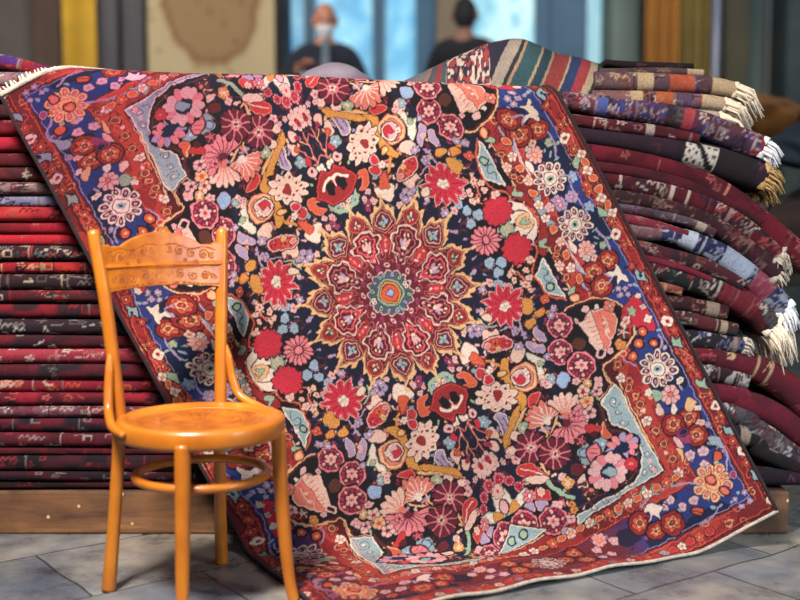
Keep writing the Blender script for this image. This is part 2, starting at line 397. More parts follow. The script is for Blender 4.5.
['S','G','n',1.4,[[646.1,-60.8],[657.1,-76.3],[669.9,-70.3],[661.9,-91.6],[664.1,-105.6],[648.0,-93.8],[639.3,-86.0]]],
['S','G','n',1.4,[[658.2,-484.2],[669.3,-499.8],[682.1,-493.7],[674.1,-515.2],[676.3,-529.3],[660.1,-517.4],[651.4,-509.6]]],
['S','G','n',1.4,[[665.7,-623.6],[676.8,-639.2],[689.6,-633.1],[681.6,-654.7],[683.9,-668.8],[667.6,-656.9],[658.9,-649.1]]],
['S','t','n',1.4,[[674.2,-780.1],[685.3,-795.7],[698.1,-789.6],[690.1,-811.2],[692.3,-825.4],[676.1,-813.5],[667.3,-805.6]]],
['S','t','n',1.4,[[682.8,-930.6],[693.9,-946.3],[706.7,-940.1],[698.7,-961.8],[701.0,-976.1],[684.7,-964.1],[675.9,-956.2]]],
['S','t','n',1.4,[[653.4,-272.7],[664.5,-288.3],[677.2,-282.2],[669.2,-303.6],[671.5,-317.7],[655.3,-305.8],[646.6,-298.0]]],
['E','n',None,0.0,661.8,-293.3,5.1,5.1,-28.0],
['F','e','y','e',654.4,-154.8,15.8,4,0,1],
['E','r',None,0.0,654.4,-154.8,5.7,5.7,-28.0],
['F','e','y','e',667.9,-441.1,15.9,4,0,1],
['E','r',None,0.0,667.9,-441.1,5.7,5.7,-28.0],
['F','e','y','e',681.6,-722.5,16.0,4,0,1],
['E','r',None,0.0,681.6,-722.5,5.7,5.7,-28.0],
['F','e','y','e',687.7,-871.6,16.0,4,0,1],
['E','r',None,0.0,687.7,-871.6,5.7,5.7,-28.0],
['F','e','y','e',694.9,-1031.3,16.0,4,0,1],
['E','r',None,0.0,694.9,-1031.3,5.7,5.7,-28.0],
['E','o',None,0.0,660.0,-192.9,14.1,14.1,-28.0],
['E','r','o',2.3,660.0,-192.9,8.5,8.5,-28.0],
['E','y',None,0.0,660.0,-192.9,2.8,2.8,-28.0],
['E','R',None,0.0,652.4,-256.2,13.0,13.0,-28.0],
['E','r','o',2.3,652.4,-256.2,7.8,7.8,-28.0],
['E','y',None,0.0,652.4,-256.2,2.6,2.6,-28.0],
['E','R',None,0.0,663.6,-332.7,15.6,15.6,-28.0],
['E','r','o',2.3,663.6,-332.7,9.4,9.4,-28.0],
['E','y',None,0.0,663.6,-332.7,3.1,3.1,-28.0],
['E','R',None,0.0,676.1,-406.8,15.6,15.6,-28.0],
['E','r','o',2.3,676.1,-406.8,9.4,9.4,-28.0],
['E','y',None,0.0,676.1,-406.8,3.1,3.1,-28.0],
['E','R',None,0.0,673.6,-473.1,11.3,11.3,-28.0],
['E','r','o',2.3,673.6,-473.1,6.8,6.8,-28.0],
['E','y',None,0.0,673.6,-473.1,2.3,2.3,-28.0],
['E','o',None,0.0,647.1,-10.3,14.1,14.1,-28.0],
['E','r','o',2.3,647.1,-10.3,8.5,8.5,-28.0],
['E','y',None,0.0,647.1,-10.3,2.8,2.8,-28.0],
['E','o',None,0.0,661.4,-116.9,14.1,14.1,-28.0],
['E','r','o',2.3,661.4,-116.9,8.5,8.5,-28.0],
['E','y',None,0.0,661.4,-116.9,2.8,2.8,-28.0],
['E','o',None,0.0,667.1,-546.9,14.2,14.2,-28.0],
['E','r','o',2.3,667.1,-546.9,8.5,8.5,-28.0],
['E','y',None,0.0,667.1,-546.9,2.8,2.8,-28.0],
['E','o',None,0.0,663.8,-590.3,14.2,14.2,-28.0],
['E','r','o',2.3,663.8,-590.3,8.5,8.5,-28.0],
['E','y',None,0.0,663.8,-590.3,2.8,2.8,-28.0],
['E','o',None,0.0,682.3,-684.1,14.2,14.2,-28.0],
['E','r','o',2.3,682.3,-684.1,8.5,8.5,-28.0],
['E','y',None,0.0,682.3,-684.1,2.8,2.8,-28.0],
['E','o',None,0.0,681.0,-754.6,14.3,14.3,-28.0],
['E','r','o',2.3,681.0,-754.6,8.6,8.6,-28.0],
['E','y',None,0.0,681.0,-754.6,2.9,2.9,-28.0],
['E','R',None,0.0,676.9,-836.6,17.1,17.1,-28.0],
['E','r','o',2.3,676.9,-836.6,10.3,10.3,-28.0],
['E','y',None,0.0,676.9,-836.6,3.4,3.4,-28.0],
['E','R',None,0.0,684.4,-908.8,15.7,15.7,-28.0],
['E','r','o',2.3,684.4,-908.8,9.4,9.4,-28.0],
['E','y',None,0.0,684.4,-908.8,3.1,3.1,-28.0],
['E','o',None,0.0,700.5,-1001.8,14.4,14.4,-28.0],
['E','r','o',2.3,700.5,-1001.8,8.6,8.6,-28.0],
['E','y',None,0.0,700.5,-1001.8,2.9,2.9,-28.0],
['E','R',None,0.0,697.1,-977.3,11.5,11.5,-28.0],
['E','r','o',2.3,697.1,-977.3,6.9,6.9,-28.0],
['E','y',None,0.0,697.1,-977.3,2.3,2.3,-28.0],
['E','R',None,0.0,669.2,-371.0,11.3,11.3,-28.0],
['E','r','o',2.3,669.2,-371.0,6.8,6.8,-28.0],
['E','y',None,0.0,669.2,-371.0,2.3,2.3,-28.0],
['E','R',None,0.0,672.1,-617.4,10.2,10.2,-28.0],
['E','r','o',2.3,672.1,-617.4,6.1,6.1,-28.0],
['E','y',None,0.0,672.1,-617.4,2.0,2.0,-28.0],
['L','o',2.5,[[647.6,15.0],[654.7,-7.9],[639.2,-25.3],[650.1,-47.0],[641.1,-58.2]]],
['L','s',2.5,[[647.7,-106.5],[668.1,-98.1],[670.0,-131.1],[674.6,-152.7]]],
['L','s',2.5,[[665.0,-526.5],[677.2,-552.3],[661.6,-569.8],[671.2,-600.7]]],
['L','g',7.4,[[130.4,-274.4],[161.5,-300.6],[189.9,-331.9],[196.9,-361.4],[187.1,-398.2],[187.2,-446.7],[189.0,-480.0],[148.9,-507.3],[106.1,-539.6]]],
['L','y',6.9,[[205.8,-466.3],[160.6,-497.3],[111.4,-529.5],[90.5,-550.8]]],
['L','B',5.7,[[204.2,-426.7],[200.7,-470.0]]],
['L','s',4.3,[[19.9,-422.5],[19.9,-471.1],[21.3,-517.2]]],
['L','s',3.4,[[18.6,-425.0],[-10.2,-455.0]]],
['L','s',3.4,[[18.4,-431.4],[41.9,-460.1],[63.0,-481.0]]],
['L','y',2.9,[[17.3,-476.1],[43.4,-499.8]]],
['L','s',3.1,[[15.6,-491.5],[-7.9,-511.4]]],
['L','y',6.3,[[269.0,-535.5],[237.9,-564.3],[214.5,-584.3]]],
['L','y',5.1,[[215.7,-533.1],[215.0,-565.1],[201.8,-584.0]]],
['L','y',4.6,[[265.5,-579.0],[227.2,-584.5]]],
['L','G',12.0,[[151.4,-667.6],[160.7,-705.0],[175.2,-738.7],[198.9,-761.1]]],
['L','y',6.3,[[162.5,-628.0],[164.1,-667.8],[179.8,-650.2]]],
['L','y',4.6,[[163.3,-596.0],[164.9,-635.8],[161.5,-672.9]]],
['L','v',4.5,[[276.8,-197.7],[292.6,-228.6],[296.8,-263.1],[285.9,-295.9]]],
['L','v',3.7,[[237.8,-241.3],[268.0,-250.9],[287.9,-267.9]]],
['L','s',3.7,[[370.4,-87.0],[344.6,-111.7],[355.6,-127.2]]],
['L','s',3.7,[[359.6,-119.7],[366.4,-155.4],[370.9,-177.1]]],
['L','P',4.5,[[293.0,-154.9],[308.4,-143.8],[324.7,-149.3],[325.6,-165.8]]],
['L','G',4.0,[[197.3,-184.4],[213.0,-215.3],[235.5,-227.2]]],
['S','e',None,0.0,[[405.0,51.4],[429.0,54.6],[437.4,34.1],[454.9,24.9],[469.7,10.6],[473.0,-13.5],[462.2,-46.2],[439.1,-65.9],[416.2,-72.9],[421.7,-50.2],[405.6,-38.4],[402.3,-14.3],[417.7,-3.3],[399.2,16.1],[395.8,33.9],[415.7,23.3]]],
['S','y',None,0.0,[[413.1,18.3],[441.0,22.7],[460.7,-0.6],[462.8,-20.9],[437.5,-20.2],[418.9,-7.1]]],
['S','G',None,0.0,[[410.7,26.0],[438.1,5.0],[454.1,-13.1],[427.8,-2.3]]],
['L','w',3.4,[[418.1,-45.1],[442.3,-35.6],[461.5,-23.4]]],
['L','w',2.8,[[429.7,25.5],[448.3,12.4],[458.0,-5.6]]],
['F','G','y','v',387.5,-0.0,21.2,7,0,1],
['F','p','w','p',319.8,-0.9,42.3,16,0,1.1],
['F','c','c','c',387.4,-60.8,43.9,12,0,1],
['E','c',None,0.0,387.4,-60.8,5.7,5.7,-28.0],
['F','l','G','v',301.4,-59.9,14.7,6,0,1],
['F','l','G','v',332.1,-74.6,14.7,6,0,1],
['F','l','G','v',308.2,-95.6,14.7,6,0,1],
['F','l','G','v',293.7,-123.2,14.7,6,0,1],
['E','P',None,0.0,273.7,-109.4,9.1,13.0,-8.0],
['E','v',None,0.0,245.7,-116.9,11.3,9.9,-28.0],
['F','y','h','s',263.0,-163.1,17.0,6,0,1],
['E','h',None,0.0,405.4,-105.6,14.1,9.6,-8.0],
['E','h',None,0.0,336.9,-114.1,7.9,9.6,-28.0],
['E','h',None,0.0,338.9,-137.6,8.5,10.2,-28.0],
['E','h',None,0.0,380.9,-127.8,7.9,7.9,-28.0],
['E','h',None,0.0,380.4,-150.0,11.3,8.5,-8.0],
['E','h',None,0.0,362.4,-162.9,13.0,8.5,-28.0],
['E','P',None,0.0,316.0,-141.5,11.3,7.4,2.0],
['M','c','P','G',282.1,-187.7,71.0,12,10],
['E','e',None,0.0,280.8,-190.2,13.1,13.1,-28.0],
['L','G',3.4,[[271.9,-188.7],[288.4,-187.8]]],
['S','g',None,0.0,[[330.1,-193.9],[350.2,-198.2],[358.8,-212.4],[350.7,-233.8],[332.8,-243.5],[317.9,-229.2],[323.3,-212.8]]],
['S','g','o',2.3,[[349.2,-242.7],[372.0,-241.9],[374.3,-256.0],[352.6,-260.6]]],
['S','g',None,0.0,[[317.3,-254.6],[338.8,-256.4],[339.7,-273.0],[318.1,-277.6],[308.2,-265.9]]],
['E','o',None,0.0,390.1,-225.8,11.3,13.0,-28.0],
['E','g',None,0.0,383.0,-263.8,7.9,7.9,-28.0],
['E','y',None,0.0,404.6,-259.2,8.5,9.9,-8.0],
['E','v',None,0.0,400.8,-260.4,8.5,11.3,-28.0],
['S','v','P',2.3,[[324.2,-284.1],[337.8,-300.9],[342.3,-329.1],[328.3,-331.3],[317.3,-309.4]]],
['S','v','P',2.0,[[287.0,-306.1],[308.2,-320.6],[328.0,-344.0],[317.5,-357.8],[295.1,-339.4],[282.9,-320.0]]],
['E','P',None,0.0,308.1,-327.0,6.8,6.8,-28.0],
['E','v',None,0.0,177.9,-196.6,8.5,11.9,2.0],
['E','v',None,0.0,185.2,-213.3,8.5,11.9,2.0],
['E','v',None,0.0,159.8,-212.7,8.5,11.9,2.0],
['E','v',None,0.0,196.5,-216.1,8.5,11.9,2.0],
['F','v','n','P',275.3,-264.5,14.2,5,0,1],
['R',393.3,-311.1,38.2],
['R',360.2,-377.3,38.3],
['R',395.6,-441.2,42.6],
['E','v',None,0.0,384.0,-274.0,9.7,9.7,-28.0],
['E','v',None,0.0,322.2,-373.2,8.5,8.5,-28.0],
['S','s','h',3.4,[[484.4,-314.6],[504.5,-325.2],[524.6,-329.5],[540.7,-347.7],[544.0,-372.0],[528.3,-395.8],[502.5,-420.7],[484.4,-436.9],[463.2,-422.4],[456.2,-392.9],[458.2,-358.5],[458.7,-333.0]]],
['S','h',None,0.0,[[481.9,-313.2],[493.1,-322.4],[484.8,-356.6],[481.5,-393.5],[474.5,-425.2],[455.5,-424.7],[449.7,-399.1],[447.9,-365.9],[443.6,-331.4],[463.9,-329.3]]],
['L','s',3.1,[[466.5,-324.3],[482.8,-329.8]]],
['L','s',3.1,[[466.4,-339.1],[482.6,-343.8]]],
['L','s',3.1,[[466.4,-353.9],[482.3,-357.8]]],
['L','s',3.1,[[466.3,-368.6],[482.0,-371.8]]],
['L','s',3.1,[[466.3,-383.4],[481.7,-385.8]]],
['L','s',3.1,[[466.2,-398.2],[481.4,-399.8]]],
['L','s',3.1,[[466.2,-413.0],[481.1,-413.8]]],
['L','o',3.7,[[509.3,-334.2],[504.7,-373.6],[495.0,-416.7]]],
['L','h',3.4,[[511.7,-341.9],[516.2,-370.0],[499.3,-390.0],[503.9,-411.8]]],
['E','h',None,0.0,507.5,-362.2,5.7,5.7,-28.0],
['E','h',None,0.0,507.0,-387.7,5.7,5.7,-28.0],
['E','P','h',2.8,479.5,-305.5,11.4,7.4,-28.0],
['L','P',5.7,[[461.9,-424.9],[448.9,-437.3],[458.8,-449.1],[474.3,-437.9]]],
['E','P',None,0.0,488.1,-442.1,7.9,7.9,-28.0],
['E','P',None,0.0,441.2,-323.7,7.4,7.4,-28.0],
['F','s','B','h',543.6,-329.9,17.0,4,0,1],
['E','e',None,0.0,509.7,-315.1,6.8,6.8,-28.0],
['F','B','e','s',541.9,-412.7,17.0,5,0,1],
['E','h',None,0.0,563.9,-389.0,11.3,17.0,-58.0],
['F','g','o','y',521.1,-440.3,15.6,5,0,1],
['E','B',None,0.0,419.7,-383.1,20.0,17.1,-28.0],
['S','h',None,0.0,[[188.7,-224.9],[204.0,-220.1],[215.1,-235.7],[231.6,-234.8],[228.6,-252.5],[214.5,-261.1],[184.2,-251.5],[185.9,-236.2]]],
['E','R','P',3.7,214.2,-273.8,42.7,21.3,-20.0],
['E','o',None,0.0,206.6,-269.8,11.4,14.2,-28.0],
['E','c',None,0.0,238.0,-283.3,9.1,9.1,-28.0],
['E','s','P',2.0,186.4,-265.5,8.5,8.5,-28.0],
['E','y',None,0.0,207.5,-286.4,8.5,6.8,-28.0],
['S','h',None,0.0,[[242.6,-305.1],[264.3,-300.5],[272.7,-321.1],[259.6,-339.9],[234.1,-345.7],[225.7,-325.1]]],
['E','v',None,0.0,264.1,-306.9,14.2,10.2,-8.0],
['S','e','G',2.3,[[272.4,-333.8],[291.1,-347.0],[300.9,-365.1],[313.3,-378.1],[293.9,-390.4],[293.5,-409.6],[274.3,-415.5],[279.9,-392.6],[279.2,-369.7],[269.5,-351.6]]],
['E','G',None,0.0,295.4,-381.5,9.7,9.7,-28.0],
['S','y','s',2.8,[[251.6,-355.0],[267.8,-366.9],[273.6,-392.5],[264.2,-416.5],[243.5,-431.4],[216.9,-427.0],[194.5,-408.6],[198.9,-381.9],[214.7,-358.0]]],
['S','s',None,0.0,[[247.6,-362.6],[261.2,-379.5],[261.9,-402.4],[246.3,-420.0],[220.9,-419.4],[203.5,-403.7],[205.3,-382.0],[224.8,-363.3]]],
['E','P','e',3.4,226.7,-390.1,24.2,22.8,-28.0],
['S','c',None,0.0,[[211.8,-375.8],[217.8,-388.7],[233.2,-383.9],[235.2,-404.4],[217.4,-407.8],[207.5,-396.1]]],
['E','e',None,0.0,247.2,-381.7,9.1,9.1,-28.0],
['S','g',None,0.0,[[193.9,-324.3],[215.6,-319.7],[212.5,-343.9],[199.1,-375.5],[195.5,-418.8],[182.8,-418.5],[181.1,-385.3],[176.6,-357.1]]],
['E','y','g',2.8,184.3,-354.7,11.4,7.4,-8.0],
['S','R','s',2.8,[[209.8,-458.7],[231.7,-447.7],[255.7,-450.8],[240.1,-468.4],[211.9,-479.2]]],
['S','g',None,0.0,[[192.8,-423.9],[210.6,-426.8],[214.0,-444.8],[194.3,-469.9],[173.9,-472.0],[189.7,-448.1]]],
['E','h',None,0.0,287.9,-432.4,21.4,18.5,-28.0],
['E','P',None,0.0,280.2,-434.8,10.3,10.3,-28.0],
['E','t',None,0.0,300.6,-432.7,11.4,11.4,-28.0],
['E','w',None,0.0,318.5,-429.3,6.8,6.8,-28.0],
['S','l','v',2.3,[[338.7,-433.6],[348.3,-458.0],[321.3,-472.8],[313.0,-445.7]]],
['E','P',None,0.0,361.9,-475.0,14.2,10.2,-8.0],
['S','h','e',2.8,[[182.3,-428.0],[186.4,-445.3],[164.9,-441.0],[155.7,-453.6],[137.3,-440.2],[118.3,-443.4],[110.2,-425.8],[88.9,-418.0],[94.1,-403.3],[78.4,-387.9],[95.0,-381.5],[91.0,-364.2],[112.5,-368.5],[121.7,-355.9],[140.0,-369.3],[159.0,-366.1],[167.1,-383.7],[188.4,-391.4],[183.2,-406.1],[198.9,-421.6]]],
['L','B',2.3,[[176.3,-424.8],[185.1,-429.4]]],
['L','B',2.3,[[161.2,-435.8],[166.6,-443.2]]],
['L','B',2.3,[[137.5,-434.9],[137.1,-442.4]]],
['L','B',2.3,[[114.4,-422.6],[108.5,-427.2]]],
['L','B',2.3,[[100.4,-403.5],[91.3,-403.1]]],
['L','B',2.3,[[101.0,-384.7],[92.2,-380.0]]],
['L','B',2.3,[[116.1,-373.7],[110.7,-366.3]]],
['L','B',2.3,[[139.8,-374.6],[140.2,-367.1]]],
['L','B',2.3,[[162.9,-386.9],[168.8,-382.3]]],
['L','B',2.3,[[176.9,-406.0],[186.0,-406.3]]],
['E','B',None,0.0,102.0,-394.9,4.8,3.4,12.0],
['E','B',None,0.0,108.1,-407.9,4.8,3.4,12.0],
['E','B',None,0.0,131.6,-381.6,4.8,3.4,12.0],
['E','B',None,0.0,154.5,-380.8,4.8,3.4,12.0],
['E','B',None,0.0,174.4,-397.9,4.8,3.4,12.0],
['E','B',None,0.0,171.3,-422.1,4.8,3.4,12.0],
['E','B',None,0.0,154.4,-435.8,4.8,3.4,12.0],
['E','B',None,0.0,116.2,-386.3,4.8,3.4,12.0],
['E','B',None,0.0,121.5,-431.2,4.9,3.4,12.0],
['E','B',None,0.0,98.5,-383.4,4.8,3.4,12.0],
['S','r',None,0.0,[[144.1,-388.3],[157.9,-398.8],[151.2,-411.4],[135.8,-416.2],[135.0,-399.5]]],
['F','c','P','s',143.8,-297.7,15.6,5,0,1],
['E','R','P',2.6,130.5,-322.9,14.3,15.7,-28.0],
['E','c','P',2.8,142.6,-348.6,14.2,14.2,-28.0],
['E','e',None,0.0,157.0,-327.3,10.3,10.3,-28.0],
['E','t',None,0.0,119.4,-307.3,7.4,7.4,-28.0],
['E','w',None,0.0,92.4,-322.0,11.4,14.2,-28.0],
['H','s','e',236.0,-537.4,65.5,92,165,8],
['H','h','s',289.1,-546.2,68.4,34,170,9],
['H','p','w',281.2,-561.4,65.7,-68,200,10],
['E','G',None,0.0,165.1,-519.1,14.3,17.1,-28.0],
['E','h','P',2.0,136.9,-530.0,14.3,13.1,-28.0],
['E','h','P',2.3,103.0,-563.9,15.4,14.3,-28.0],
['E','P',None,0.0,102.3,-589.5,14.3,14.3,-28.0],
['E','P',None,0.0,87.6,-568.7,7.4,7.4,-28.0],
['F','w','p','e',159.3,-579.2,48.5,10,0,1],
['E','h',None,0.0,159.3,-579.2,10.3,10.3,-28.0],
['E','w',None,0.0,159.3,-579.2,4.6,4.6,-28.0],
['F','w','p','e',211.6,-626.5,47.0,10,0,1],
['E','h',None,0.0,211.6,-626.5,10.3,10.3,-28.0],
['E','w',None,0.0,211.6,-626.5,4.6,4.6,-28.0],
['S','R','s',2.6,[[96.7,-612.5],[122.1,-613.0],[144.6,-631.5],[151.7,-654.7],[161.5,-672.9],[138.8,-660.9],[112.3,-650.0],[89.8,-631.6]]],
['S','h','e',1.7,[[105.9,-649.9],[133.8,-658.2],[161.3,-679.3],[142.1,-685.3],[110.5,-671.8]]],
['L','e',2.9,[[101.5,-621.5],[130.4,-640.1],[150.2,-663.7]]],
['E','e',None,0.0,19.0,-405.8,14.3,12.6,-28.0],
['E','P','P',2.9,51.4,-411.7,14.3,12.6,-28.0],
['E','w',None,0.0,50.7,-412.9,6.2,6.2,-28.0],
['E','t',None,0.0,70.1,-449.2,18.8,16.0,-28.0],
['S','c',None,0.0,[[45.2,-429.4],[60.3,-437.5],[47.1,-456.3],[38.5,-442.1]]],
['S','h',None,0.0,[[60.6,-473.3],[83.6,-472.5],[91.8,-499.6],[89.0,-511.0],[66.4,-499.0]]],
['E','o',None,0.0,67.3,-484.9,11.4,9.7,-28.0],
['E','P',None,0.0,-28.0,-452.1,16.0,18.8,-28.0],
['E','c',None,0.0,-9.9,-442.3,10.2,9.1,-28.0],
['E','g',None,0.0,-30.2,-489.8,18.3,18.9,-28.0],
['E','h',None,0.0,-46.1,-510.6,8.6,5.7,-28.0],
['S','P',None,0.0,[[-20.6,-511.1],[-1.5,-511.6],[-3.5,-539.7],[-29.3,-552.0],[-33.8,-530.1]]],
['E','c',None,0.0,-7.9,-511.4,9.7,8.6,-28.0],
['E','v',None,0.0,-26.4,-540.5,8.6,11.4,-28.0],
['E','h','P',2.3,63.2,-523.3,17.1,13.1,-48.0],
['E','c',None,0.0,52.0,-514.1,8.0,6.8,-28.0],
['E','P','w',2.8,-15.6,-416.5,13.1,9.7,-28.0],
['M','h','P','c',20.3,-555.6,34.3,9,0],
['E','c',None,0.0,19.3,-545.4,8.6,8.6,-28.0],
['S','v','e',2.9,[[101.8,-456.3],[118.5,-449.0],[134.7,-460.9],[138.0,-485.3],[134.8,-509.5],[111.8,-516.7],[104.5,-499.9],[107.7,-475.6]]],
['L','w',2.9,[[114.3,-463.0],[112.1,-503.9]]],
['L','w',2.9,[[128.2,-467.1],[127.3,-505.5]]],
['S','g',None,0.0,[[135.3,-490.3],[161.4,-465.3],[186.9,-459.5],[163.2,-492.2],[132.2,-514.6],[93.2,-545.7],[97.7,-518.9]]],
['F','p','m','m',22.7,-612.1,22.8,8,0,1],
['E','c',None,0.0,22.7,-612.1,12.6,12.6,-28.0],
['F','p','m','m',55.4,-632.7,17.2,8,0,1],
['E','c',None,0.0,55.4,-632.7,9.5,9.5,-28.0],
['F','p','m','m',73.8,-662.0,15.4,8,0,1],
['E','c',None,0.0,73.8,-662.0,8.5,8.5,-28.0],
['F','p','m','m',-4.1,-638.5,17.1,8,0,1],
['E','c',None,0.0,-4.1,-638.5,9.4,9.4,-28.0],
['F','p','m','m',-18.3,-668.4,14.3,8,0,1],
['E','c',None,0.0,-18.3,-668.4,7.9,7.9,-28.0],
['S','e','G',3.4,[[-26.1,-674.0],[6.2,-661.9],[23.3,-641.7],[30.3,-664.9],[34.9,-686.9],[72.1,-677.4],[91.2,-677.8],[79.2,-700.7],[44.3,-717.9],[49.0,-733.5],[17.4,-719.9],[-10.4,-711.6],[-29.3,-698.4]]],
['S','g',None,0.0,[[19.3,-698.1],[43.8,-688.4],[48.3,-710.3],[28.9,-722.8],[13.7,-714.7]]],
['S','v','P',2.0,[[60.8,-723.4],[82.7,-712.3],[90.0,-729.2],[80.6,-747.0],[63.0,-737.6]]],
['S','v','P',2.0,[[101.7,-719.2],[122.0,-723.5],[126.6,-745.4],[107.1,-757.9],[94.7,-744.7]]],
['S','R','s',1.7,[[83.0,-699.5],[103.3,-703.8],[116.4,-691.2],[122.3,-710.6],[144.1,-705.9],[143.5,-731.6],[134.4,-736.6],[109.4,-716.8],[82.7,-712.3]]],
['E','h',None,0.0,125.0,-705.5,9.7,11.4,-28.0],
['R',36.7,-766.0,44.5],
['R',118.4,-794.8,41.6],
['E','P',None,0.0,147.9,-760.0,17.2,10.3,-38.0],
['E','P',None,0.0,164.5,-814.4,13.2,13.2,-28.0],
['E','v','P',1.7,137.0,-842.2,14.4,11.5,-28.0],
['E','g',None,0.0,184.0,-795.5,11.4,9.7,-28.0],
['E','g',None,0.0,187.0,-777.6,8.6,8.6,-28.0],
['F','g','e','y',205.0,-718.8,18.3,5,0,1],
['E','h',None,0.0,199.2,-693.0,9.7,11.4,-28.0],
['F','B','e','s',256.4,-755.9,27.2,6,0,1],
['E','s','r',3.4,254.9,-764.8,7.5,7.5,-28.0],
['E','w','B',2.9,246.3,-695.3,20.0,14.3,-28.0],
['E','w',None,0.0,270.4,-698.4,11.5,11.5,-28.0],
['S','h',None,0.0,[[231.6,-723.2],[257.2,-717.3],[273.7,-722.8],[258.1,-734.1],[232.7,-733.5]]],
['E','t',None,0.0,293.9,-671.9,31.4,27.1,-58.0],
['E','l','t',2.3,282.7,-662.7,10.3,10.3,-28.0],
['E','t',None,0.0,342.4,-665.3,22.9,20.0,-28.0],
['E','p','r',2.9,310.3,-677.4,20.0,25.7,-28.0],
['L','r',2.3,[[306.9,-659.4],[325.7,-672.6]]],
['L','r',2.3,[[300.3,-672.0],[320.4,-682.7]]],
['L','r',2.3,[[293.6,-684.7],[315.1,-692.9]]],
['Z','p','v','n',388.7,-699.6,50.0,34.3,11],
['Z','P','p','n',321.6,-741.8,57.3,48.7,12],
['S','n',None,0.0,[[363.3,-699.1],[388.7,-699.6],[406.2,-715.4],[390.8,-720.2],[369.4,-712.0]]],
['S','t',None,0.0,[[305.2,-736.3],[332.0,-734.3],[345.6,-751.3],[330.1,-762.6],[312.6,-746.8]]],
['F','c','R','s',388.8,-754.8,18.3,7,0,1],
['F','w','p','c',293.6,-629.6,15.4,5,0,1],
['S','o','s',2.3,[[358.5,-628.4],[376.6,-612.2],[374.9,-633.9],[379.5,-655.8],[365.5,-658.1],[355.6,-646.3]]],
['L','y',3.4,[[376.6,-612.2],[357.0,-637.4]]],
['S','R',None,0.0,[[323.6,-596.9],[345.0,-605.1],[365.0,-622.2],[348.3,-629.5],[320.7,-614.8]]],
['E','d',None,0.0,335.6,-629.2,11.4,8.6,-28.0],
['F','h','r','e',363.7,-508.2,18.8,5,0,1],
['E','r',None,0.0,363.7,-508.2,4.6,4.6,-28.0],
['F','P','w','e',398.8,-526.9,17.1,5,0,1],
['E','w',None,0.0,398.8,-526.9,4.6,4.6,-28.0],
['F','y','o','e',360.5,-538.8,18.8,5,0,1],
['E','o',None,0.0,360.5,-538.8,4.6,4.6,-28.0],
['F','P','w','e',352.7,-571.9,19.9,5,0,1],
['E','w',None,0.0,352.7,-571.9,4.6,4.6,-28.0],
['F','g','e','e',388.1,-492.2,14.2,5,0,1],
['E','e',None,0.0,388.1,-492.2,4.6,4.6,-28.0],
['F','p','w','e',309.2,-556.9,14.3,5,0,1],
['E','w',None,0.0,309.2,-556.9,4.6,4.6,-28.0],
['E','P',None,0.0,417.1,-504.3,12.5,14.3,-28.0],
['E','P',None,0.0,408.7,-538.6,6.8,4.0,12.0],
['S','G',None,0.0,[[-14.7,-281.2],[6.1,-266.4],[31.5,-267.0],[46.2,-287.7],[49.4,-312.0],[30.5,-305.2],[2.4,-309.7],[-21.0,-329.5],[-23.0,-309.1]]],
['E','t',None,0.0,19.3,-296.0,17.0,15.9,-28.0],
['E','h',None,0.0,13.1,-289.5,8.5,8.5,-28.0],
['S','o','s',3.1,[[59.9,-298.2],[86.7,-296.3],[102.7,-314.6],[108.4,-340.2],[85.4,-347.3],[56.6,-328.8],[82.0,-329.4],[79.8,-315.3]]],
['P','r','R',4.6,[[-3.8,-303.1],[34.4,-304.0],[70.3,-339.3],[54.3,-369.6],[25.6,-399.6],[-5.7,-379.7],[-34.5,-361.1],[-16.0,-332.2]]],
['P','k',None,0.0,[[14.8,-322.7],[36.2,-330.9],[34.2,-358.9],[11.2,-366.0],[2.8,-345.4]]],
['L','e',8.6,[[-1.1,-346.6],[0.9,-367.1],[21.2,-371.4],[44.6,-351.5]]],
['E','P','w',2.8,-43.1,-298.4,14.2,22.7,-18.0],
['S','e','h',2.9,[[-122.1,-253.2],[-101.3,-238.3],[-78.6,-244.0],[-62.5,-262.2],[-65.7,-286.4],[-82.6,-300.0],[-109.0,-289.2],[-122.6,-272.3]]],
['L','s',4.6,[[-90.6,-266.7],[-110.2,-285.3]]],
['E','v',None,0.0,-15.1,-397.4,14.2,10.3,-28.0],
['E','P',None,0.0,61.0,-253.7,8.5,11.4,2.0],
['E','P',None,0.0,58.1,-271.4,8.5,11.4,2.0],
['E','P',None,0.0,81.4,-251.6,8.5,11.4,2.0],
['S','P',None,0.0,[[102.6,-266.1],[100.6,-245.7],[123.3,-251.3],[148.7,-251.9],[143.2,-268.3],[120.0,-281.8],[99.7,-283.9]]],
['S','e','h',2.3,[[105.6,-248.3],[124.0,-225.9],[144.0,-236.5],[153.6,-260.9],[137.9,-278.4],[115.0,-279.1],[97.3,-276.2]]],
['S','o',None,0.0,[[117.7,-274.1],[138.4,-259.3],[151.8,-282.6],[152.5,-305.5],[132.4,-294.8]]],
['E','m',None,0.0,59.9,-249.8,17.1,9.7,-58.0],
['E','P',None,0.0,78.1,-282.1,8.5,8.5,-28.0],
['E','v',None,0.0,162.6,-201.3,9.9,14.2,-28.0],
['E','v',None,0.0,176.0,-224.6,10.2,8.5,2.0],
['E','h','G',1.7,222.4,-191.3,15.4,9.7,-28.0],
['E','h',None,0.0,142.4,-197.0,8.5,11.4,-28.0],
['E','l',None,0.0,-71.9,-425.5,11.4,8.6,-28.0],
['F','P','w','e',61.9,-574.5,10.0,5,0,1],
['E','P',None,0.0,42.0,-808.0,14.3,8.6,-28.0],
['E','P','m',1.7,-11.8,-763.1,17.2,11.5,-28.0],
['E','v',None,0.0,-40.2,-725.1,17.2,13.2,-28.0],
['E','v',None,0.0,-13.5,-729.6,11.5,10.3,-28.0],
['E','m',None,0.0,-64.4,-722.1,11.5,11.5,-28.0],
['E','P',None,0.0,-46.2,-761.1,11.5,8.6,-28.0],
['E','s',None,0.0,-26.9,-559.7,14.3,11.4,-28.0],
